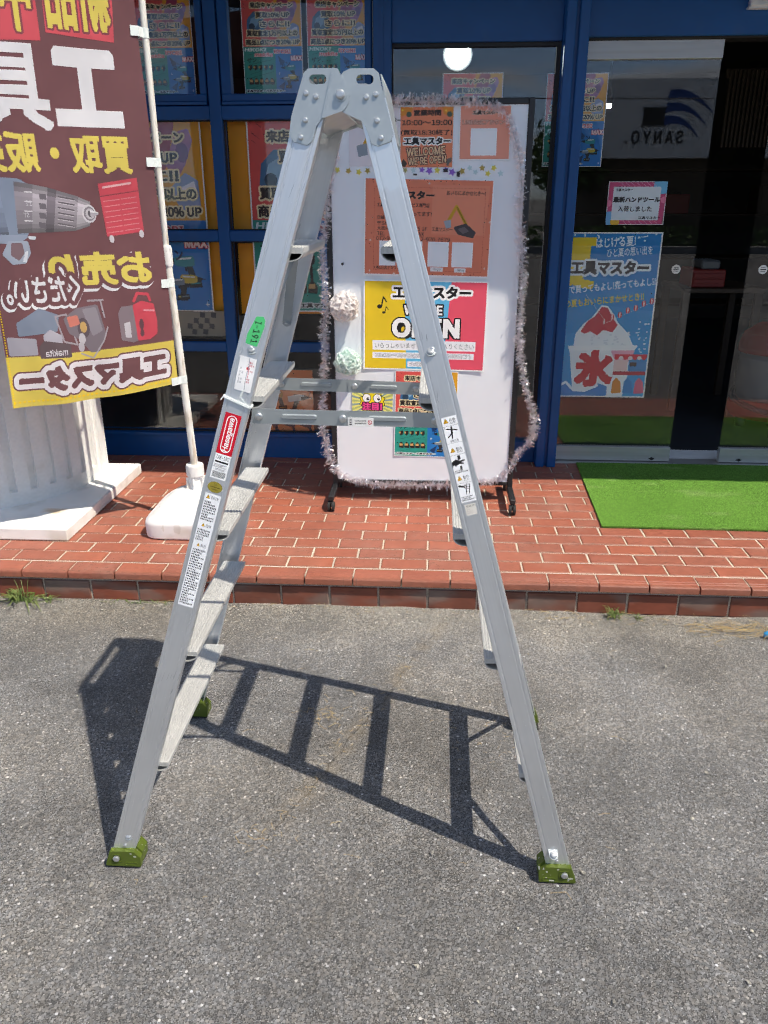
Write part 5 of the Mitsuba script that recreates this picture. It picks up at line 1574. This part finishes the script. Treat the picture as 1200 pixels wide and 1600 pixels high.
def flag_map(p, off):
    """p: metres from the pole-side top corner, x towards the free edge, y up (negative down)"""
    s, t = p[:, 0] / FW, -p[:, 1]
    z = ZB + FH - t
    low = np.clip((1.25 - z) / .45, 0, 1)
    z = z - (.034 * s + .020 * np.sin(math.pi * s)) * low ** 1.2
    a = np.clip(s, 0, 1)
    d = .026 * np.sin(a * 7.0 + z * 1.7) * a + .007 * np.sin(a * 19 + z * 9) * np.clip((1.4 - z) * 1.2, 0, 1) * a + .012 * np.sin(a * 15 - z * 3.0) * low * a + .006 * np.sin(z * 11 + a * 5) * (1 - a) + .010 * (meshkit.noise(np.column_stack([a * 5, z * 4, a * 0 + 2])) - .5) + .004 * (meshkit.noise(np.column_stack([a * 16, z * 13, a * 0 + 7])) - .5)
    d = d + .010 * np.sin(math.pi * a)
    hs = S0 + s * (1.012 - S0) + .010 * np.sin(z * 4.2) * a
    hs = hs + np.clip((z - 1.1) / 1.3, 0, 1) * .040 * (1 - a)
    P = R0 + hs[:, None] * FW * FU + (d + off)[:, None] * FN
    P[:, 2] = z
    return P


nx, ny = 44, 110
X, Y = np.meshgrid(np.linspace(0, FW, nx), np.linspace(0, -FH, ny))
pp = np.column_stack([X.ravel(), Y.ravel()])
F = []
for j in range(ny - 1):
    for i in range(nx - 1):
        a = j * nx + i
        F += [[a, a + nx, a + nx + 1], [a, a + nx + 1, a + 1]]
C = np.where((pp[:, 1] < -(FH - .188))[:, None], np.array(lin('#e3cb4e')) * .84 + .055, np.array(lin('#6e393f')) * .84 + .055)
V2 = flag_map(pp, 0)
add('cloth', trimesh.Trimesh(V2, np.array(F), process=False), 'm_cloth_print', BN, smooth=True, color=C)
pr = Print(FW, FH)
BR_, YL, WH = '#6e393f', '#ead45a', '#f0eef2'


_put = pr.put
pr.put = lambda g, c, kind='picture', clip=True: _put(g, [x * .84 + .055 for x in lin(c)] if isinstance(c, str) else c, kind, clip)


def B(s, z):
    """position on the cloth (fraction from the pole side, height) as a fraction of the print"""
    return ((s - S0) / (1.012 - S0), (ZB + FH - z) / FH)


def btext(t, s0, z1, s1, z0, c, **k):
    (x0, y0), (x1, y1) = B(s0, z1), B(s1, z0)
    pr.text(t, x0, y0, x1, y1, c, size=72, **k)


def bpoly(P, c, r=0.0):
    pr.poly([B(s, z) for s, z in P], c, r)


pr.rect(0, (FH - .188) / FH, 1, 1, '#e3cb4e')
bpoly([(.165, 2.45), (.535, 2.45), (.545, 2.170), (.195, 2.158)], '#dc4a58'); bpoly([(.575, 2.45), (.96, 2.45), (.96, 2.13), (.575, 2.142)], '#dc4a58')
btext('新品', .20, 2.44, .53, 2.185, '#ead45a', bold=.035, outs=((.03, '#8c3440'),))
btext('中古', .60, 2.44, .93, 2.165, '#ead45a', bold=.035, outs=((.03, '#8c3440'),))
btext('工', .195, 2.13, .545, 1.862, WH, bold=.085)
btext('具', .565, 2.13, .915, 1.845, WH, bold=.028)
btext('買取・販売', .182, 1.838, .985, 1.695, YL, bold=.035)
# printed drill, in bands of tone as on a photograph of a round body
def bands(tl, tr, br_, bl_, base, n=11, gloss=.5):
    tl, tr, br_, bl_ = (np.array(q, float) for q in (tl, tr, br_, bl_))
    base = np.array(lin(base))
    for i in range(n):
        t0, t1 = i / n, (i + 1) / n
        m_ = (t0 + t1) / 2
        k = .42 + .85 * math.sin(math.pi * min(1, m_ * 1.08)) ** .8 + gloss * math.exp(-((m_ - .24) / .07) ** 2) - .25 * math.exp(-((m_ - .62) / .10) ** 2)
        c_ = np.clip(base * k, 0, .9)
        c_ = [12.92 * x if x < .0031308 else 1.055 * x ** (1 / 2.4) - .055 for x in c_]
        hx = '#' + ''.join('%02x' % int(255 * x) for x in c_)
        bpoly([tl + (bl_ - tl) * t0, tr + (br_ - tr) * t0, tr + (br_ - tr) * t1, tl + (bl_ - tl) * t1], hx)


_bp = bpoly


def dz(z):
    return 1.577 + (z - 1.57) * .80 if z > 1.45 else 1.481 + (z - 1.45) * .70


def bpoly(P, c, r=0.0):
    _bp([(.40 + (q[0] - .396) * 1.22, dz(q[1])) for q in P], c, r)


GR, LG = '#8f8790', '#c3bcc4'
bands((.70, 1.69), (1.0, 1.715), (1.0, 1.42), (.72, 1.44), '#7f8ba4', 12, .35)
bpoly([(.66, 1.66), (.72, 1.695), (.80, 1.70), (.79, 1.42), (.72, 1.43), (.68, 1.50)], '#8592aa', .01)
bpoly([(.84, 1.66), (1.0, 1.665), (1.0, 1.50), (.85, 1.51)], '#5f5866', .006); bpoly([(.88, 1.64), (1.0, 1.645), (1.0, 1.53), (.89, 1.535)], '#97a4be', .006)
bpoly([(.80, 1.70), (1.0, 1.712), (1.0, 1.700), (.81, 1.688)], '#c0cad8', .003)
bands((.655, 1.668), (.735, 1.682), (.755, 1.448), (.69, 1.452), '#8b838c', 11, .4)
bands((.60, 1.655), (.66, 1.668), (.695, 1.452), (.64, 1.452), '#a49ca4', 11, .5)
bands((.565, 1.645), (.60, 1.655), (.64, 1.452), (.605, 1.452), '#6f6670', 11, .5)
bands((.475, 1.615), (.565, 1.643), (.605, 1.454), (.505, 1.456), '#958d96', 13, .6)
bands((.425, 1.590), (.475, 1.613), (.505, 1.458), (.44, 1.478), '#b9b2ba', 11, .5)
for i in range(6):
    z = 1.604 - i * .0245
    bpoly([(.492 + i * .004, z), (.562 + i * .004, z + .014), (.562 + i * .004, z + .007), (.492 + i * .004, z - .007)], '#5f5660')
    bpoly([(.492 + i * .004, z - .007), (.562 + i * .004, z + .007), (.562 + i * .004, z + .004), (.492 + i * .004, z - .010)], '#cfc8d0')
for i in range(4):
    z = 1.625 - i * .043
    bpoly([(.612 + i * .007, z), (.640 + i * .007, z + .004), (.640 + i * .007, z - .022), (.612 + i * .007, z - .026)], '#6a626c')
    bpoly([(.668 + i * .006, z + .012), (.70 + i * .006, z + .014), (.70 + i * .006, z + .008), (.668 + i * .006, z + .006)], '#ddd8de')
pr.ell(*B(.450, 1.549), .040, .018, '#dcd6dc'); pr.ell(*B(.448, 1.549), .032, .0140, '#8d858e'); pr.ell(*B(.445, 1.549), .025, .0108, '#cac4ca'); pr.ell(*B(.442, 1.549), .016, .007, '#5c545e')
bpoly([(.396, 1.541), (.432, 1.553), (.432, 1.518), (.396, 1.530)], '#b8b0b8', .003); bpoly([(.396, 1.541), (.432, 1.553), (.432, 1.542), (.396, 1.537)], '#ece8ec', .001)
bpoly([(.70, 1.440), (.86, 1.445), (.85, 1.40), (.80, 1.395), (.74, 1.41)], '#97a2b8', .006)
bpoly([(.68, 1.432), (.715, 1.436), (.715, 1.418), (.69, 1.414)], '#d8dce4', .003)
bpoly([(.72, 1.41), (.80, 1.41), (.835, 1.34), (.80, 1.285), (.745, 1.290), (.715, 1.345)], '#a5aec0', .008); bpoly([(.745, 1.40), (.79, 1.40), (.80, 1.335), (.77, 1.305), (.742, 1.345)], '#7d6068', .006)
bpoly([(.725, 1.36), (.74, 1.35), (.755, 1.300), (.74, 1.295)], '#dfe2ea', .002)
bands((.84, 1.42), (1.0, 1.42), (1.0, 1.12), (.90, 1.12), '#55424c', 9, .2)
bpoly([(.88, 1.36), (.91, 1.36), (.93, 1.16), (.905, 1.15)], '#8c8490', .006)
btext('DF', .93, 1.63, .985, 1.58, '#dcdce4', latin=True, bold=.03)
btext('1 2', .745, 1.60, .77, 1.58, '#e6e2e8', latin=True); btext('ST', .765, 1.555, .79, 1.538, '#e6e2e8', latin=True)
bpoly = _bp
# printed tool cabinet
bpoly([(.382, 1.660), (.165, 1.684), (.160, 1.478), (.369, 1.461)], '#d83f52', .003)
bpoly([(.378, 1.615), (.165, 1.637), (.165, 1.633), (.378, 1.611)], '#9a2a3c')
for i in range(7):
    z = 1.60 - i * .020
    bpoly([(.365, z - .004), (.275, z + .004), (.275, z + .001), (.365, z - .007)], '#ec8a94'); bpoly([(.265, z + .005), (.180, z + .013), (.180, z + .010), (.265, z + .002)], '#ec8a94')
bpoly([(.36, 1.650), (.20, 1.668), (.20, 1.660), (.36, 1.642)], '#f0b8bc')
for s, z in ((.345, 1.452), (.175, 1.470)):
    pr.ell(*B(s, z), .014, .008, '#d4ccd2')
# sell-to-us lines
btext('お売り', .162, 1.393, .727, 1.262, WH, bold=.045, outs=((.115, WH),))
btext('お売り', .150, 1.404, .715, 1.273, YL, bold=.045, outs=((.115, BR_),))
btext('ください。', .568, 1.310, .963, 1.207, WH, bold=.03, outs=((.17, WH),))
btext('ください。', .56, 1.317, .955, 1.216, WH, bold=.03, outs=((.16, BR_),))
# printed battery pack, compressor, generator
bpoly([(.70, 1.17), (.80, 1.20), (.93, 1.15), (.93, 1.10), (.72, 1.11)], '#7f8aa0', .008); bpoly([(.84, 1.09), (.99, 1.10), (.99, 1.03), (.84, 1.03)], '#a9a4b0', .006)
bpoly([(.70, 1.095), (.76, 1.12), (.80, 1.10), (.80, 1.04), (.70, 1.04)], '#b9b4c0', .005); bpoly([(.66, 1.06), (.80, 1.08), (.83, 1.06), (.83, 1.015), (.66, 1.010)], '#5c464c', .006)
btext('makita', .68, 1.045, .80, 1.020, '#e2dce2', latin=True, bold=.02)
for q in ([(.445, 1.215), (.53, 1.215)], [(.46, 1.215), (.45, 1.15)], [(.72, 1.16), (.69, 1.07), (.62, 1.055), (.66, 1.17), (.72, 1.165)]):
    pr.line([B(*a) for a in q], .007, '#a99ca4')
bpoly([(.48, 1.20), (.60, 1.19), (.68, 1.155), (.66, 1.10), (.60, 1.07), (.55, 1.02), (.50, 1.02), (.455, 1.09)], '#7c6e78', .01)
bpoly([(.49, 1.19), (.57, 1.185), (.53, 1.08), (.47, 1.10)], '#948a94', .008); pr.ell(*B(.575, 1.115), .035, .020, '#5a4650'); pr.ell(*B(.575, 1.118), .020, .011, '#d2a860'); pr.ell(*B(.59, 1.075), .020, .011, '#c9c2c8'); pr.ell(*B(.60, 1.045), .018, .010, '#c0b8c0')
bpoly([(.60, 1.165), (.66, 1.16), (.65, 1.12), (.59, 1.13)], '#d87a68', .006)
pr.line([B(.605, 1.02), B(.54, .998), B(.47, 1.06), B(.44, 1.11)], .006, '#b3a9b0')
bpoly([(.372, 1.16), (.35, 1.185), (.27, 1.19), (.27, 1.045), (.30, 1.040), (.37, 1.055)], '#8d7a82', .008)
bpoly([(.285, 1.190), (.23, 1.205), (.16, 1.190), (.150, 1.12), (.155, 1.065), (.20, 1.045), (.275, 1.045)], '#dd3d52', .010)
pr.line([B(.275, 1.205), B(.25, 1.235), B(.19, 1.230), B(.18, 1.205)], .012, '#d83c50')
bpoly([(.345, 1.12), (.31, 1.125), (.31, 1.06), (.345, 1.065)], '#dcd4da', .003); pr.ell(*B(.245, 1.11), .014, .012, '#6a3440'); pr.ell(*B(.245, 1.075), .012, .008, '#6a3440')
bpoly([(.225, 1.17), (.16, 1.165), (.16, 1.158), (.225, 1.163)], '#ec98a4')
# shop name on the yellow band
g_ = dict(bold=.055)
btext(LOGO, .110, .985, .955, .885, BR_, bold=.085, outs=((.25, BR_), (.19, '#efe9ef')), shear=-6)
pr.build(BN, flag_map, bsdf='m_cloth_print', off0=.0010, maxe=.022)
pr2 = Print(FW, FH)
for i in range(38):
    pr2.rect(.985, 1 - (i + .2) * .005, .992, 1 - i * .005 - .0036, '#f0c818')
    pr2.rect(i / 38 + .004, .9885, i / 38 + .018, .9915, '#f0c818')
pr2.build(BN, flag_map, bsdf='m_cloth_print', off0=.0018, maxe=.02)
for z in (2.205, 1.742, 1.268, .848):
    px_ = pb1 + (pb0 - pb1) * np.clip((1.36 - z) / .92, 0, 1) if z < 1.36 else pb1 + (pb2 - pb1) * (z - 1.36) / 1.39
    r_ = .0165 if z < 1.36 else .0130
    q = []
    end = flag_map(np.array([[.030, -(ZB + FH - z)]]), .003)[0]
    a0 = px_ + np.array([.0, -r_ - .001, 0])
    V, F = [], []
    ring = [px_ + (r_ + .0012) * np.array([math.cos(a), math.sin(a), 0]) for a in np.linspace(-math.pi * .25, math.pi * 1.25, 14)]
    mid_ = [flag_map(np.array([[q_, -(ZB + FH - z)]]), .004)[0] for q_ in (.018, .006, -.004)]
    line = [end] + mid_ + [px_ + (r_ + .0012) * np.array([math.cos(a), math.sin(a), 0]) for a in np.linspace(math.pi * 1.42, math.pi * 2.6, 14)]
    for v in line:
        for dz in (-.0175, .0175):
            for th in (0, .0008):
                V.append(v + FN * th + np.array([0, 0, dz]))
    for i in range(len(line) - 1):
        a = 4 * i
        F += [[a, a + 4, a + 6], [a, a + 6, a + 2], [a + 1, a + 7, a + 5], [a + 1, a + 3, a + 7]]
    add('tab', trimesh.Trimesh(np.array(V), np.array(F), process=False), 'm_string', BN)

# ================================================================== small things on the ground
def blades(c, n, h, spread, seed, w=.0028, droop=.6):
    g = np.random.default_rng(seed)
    V, F, k = [], [], 0
    for i in range(n):
        a = g.uniform(0, 6.28); L_ = h * g.uniform(.45, 1.1); sp = spread * g.uniform(.2, 1.1)
        b = np.array([c[0] + g.normal(0, .012), c[1] + g.normal(0, .010), 0])
        d = np.array([math.cos(a), math.sin(a), 0])
        sd = np.array([-d[1], d[0], 0])
        for j in range(6):
            t = j / 5
            p_ = b + d * sp * t ** 1.4 + np.array([0, 0, L_ * (t - droop * t ** 2.4)])
            ww = w * (1 - t) ** .6 + .0003
            V += [p_ - sd * ww, p_ + sd * ww]
        for j in range(5):
            q = k + 2 * j
            F += [[q, q + 1, q + 3], [q, q + 3, q + 2]]
        k += 12
    return trimesh.Trimesh(np.array(V), np.array(F), process=False)


t = thing('weed', 'leafy green grass weed growing at the foot of the step, far left', 'weed', 'weeds along the foot of the step')
add('leaves', cat_([blades((-1.76, 2.955), 40, .10, .12, 1, .0034), blades((-1.70, 2.95), 22, .07, .15, 6, .0030, .9), blades((-1.72, 2.95), 9, .17, .05, 2, .0016, .25), blades((-1.62, 2.96), 14, .06, .08, 3), blades((-1.9, 2.96), 20, .07, .10, 8)]), 'm_weed', t)
t = thing('weed', 'small green tuft at the foot of the step, right of the ladder', 'weed', 'weeds along the foot of the step')
add('leaves', cat_([blades((.755, 2.955), 44, .085, .06, 4, .0018), blades((.86, 2.955), 18, .04, .05, 5, .0016)]), 'm_weed', t)
t = thing('weed', 'thin moss and grass along the step left of the ladder foot', 'weed', 'weeds along the foot of the step')
add('leaves', cat_([blades((-1.33 + i * .055, 2.965), 9, .03, .035, 20 + i, .0014) for i in range(5)]), 'm_weed', t)


def twigs(n, fx, seed, L0, L1, r=.0011):
    g = np.random.default_rng(seed)
    out = []
    for i in range(n):
        x, y = fx(g)
        a = g.uniform(0, 6.28); L_ = g.uniform(L0, L1)
        p_ = np.array([x, y, .006 + g.uniform(0, .006)])
        q = p_ + np.array([math.cos(a) * L_, math.sin(a) * L_ * .6, g.uniform(-.002, .006)])
        m_ = (p_ + q) / 2 + np.array([g.normal(0, L_ * .15), g.normal(0, L_ * .15), g.uniform(0, .004)])
        out.append(tube([p_, m_, q], r * g.uniform(.6, 1.2), 4))
    return cat_(out)


straw = [twigs(95, lambda g: (g.uniform(1.02, 1.36), g.normal(2.86, .035)), 1, .02, .09), twigs(50, lambda g: (g.uniform(.45, 1.4), g.normal(2.93, .03)), 2, .01, .05),
         twigs(34, lambda g: (g.normal(-.34, .035), g.normal(2.22, .035)), 3, .015, .06, .0007), twigs(46, lambda g: (-.06 - .36 * (q := g.uniform(0, 1)) + g.normal(0, .02), 2.58 - .92 * q + g.normal(0, .02)), 4, .008, .035, .0006),
         twigs(40, lambda g: (g.uniform(.08, .34), g.normal(2.13, .07)), 5, .008, .03, .0006), twigs(60, lambda g: (g.uniform(-1.2, .5), g.normal(2.95, .02)), 6, .01, .04, .0008), twigs(30, lambda g: (g.uniform(-1.0, 1.2), g.uniform(1.2, 2.8)), 7, .01, .06, .0006), twigs(12, lambda g: (g.normal(-.45, .02), g.normal(1.67, .03)), 8, .02, .05, .0008)]
k = add('dry_straw', cat_(straw), 'm_straw')
labels[k] = {'kind': 'stuff', 'label': 'dry straw and plant bits on the asphalt', 'category': 'straw'}


def pebbles(n, fx, seed, r0, r1):
    g = np.random.default_rng(seed)
    base = trimesh.creation.icosphere(subdivisions=0)
    bv, bf = np.array(base.vertices), np.array(base.faces)
    V, F = [], []
    for i in range(n):
        x, y = fx(g); r_ = r0 + (r1 - r0) * g.random() ** 3
        v = bv * (1 + .35 * g.standard_normal((len(bv), 1)) * .6) * r_ * [g.uniform(.7, 1.4), g.uniform(.7, 1.3), g.uniform(.4, .8)]
        a = g.uniform(0, 6.28); c_, s_ = math.cos(a), math.sin(a)
        v = v @ np.array([[c_, s_, 0], [-s_, c_, 0], [0, 0, 1]]) + [x, y, r_ * .25]
        V.append(v); F.append(bf + 12 * i)
    return trimesh.Trimesh(np.vstack(V), np.vstack(F), process=False)


peb = [pebbles(1500, lambda g: (g.uniform(-2.2, 1.8), 2.975 - abs(g.normal(0, .045))), 1, .0015, .006), pebbles(260, lambda g: (g.uniform(-1.6, 1.7), g.uniform(1.0, 2.9)), 2, .0014, .0065), pebbles(14, lambda g: (g.uniform(-1.0, 1.0), g.uniform(1.1, 2.7)), 3, .005, .009)]
k = add('gravel', cat_(peb), 'm_stone')
labels[k] = {'kind': 'stuff', 'label': 'loose grit and stone chips along the step', 'category': 'gravel'}
t = thing('litter', 'scrap of blue and white plastic litter at the right edge below the step', 'litter')
g = np.random.default_rng(2)
for c, m_, s_ in (((1.335, 2.83, .012), 'm_litter_blue', .022), ((1.352, 2.85, .014), 'm_string', .014)):
    b = trimesh.creation.icosphere(subdivisions=2, radius=s_)
    b.vertices *= [1.0, .7, .55]; b.vertices += .5 * s_ * (meshkit.noise(np.array(b.vertices) * 120 + 3)[:, None] - .5) * unit([1, 1, 1])
    b.apply_translation(c)
    add('scrap', b, m_, t)
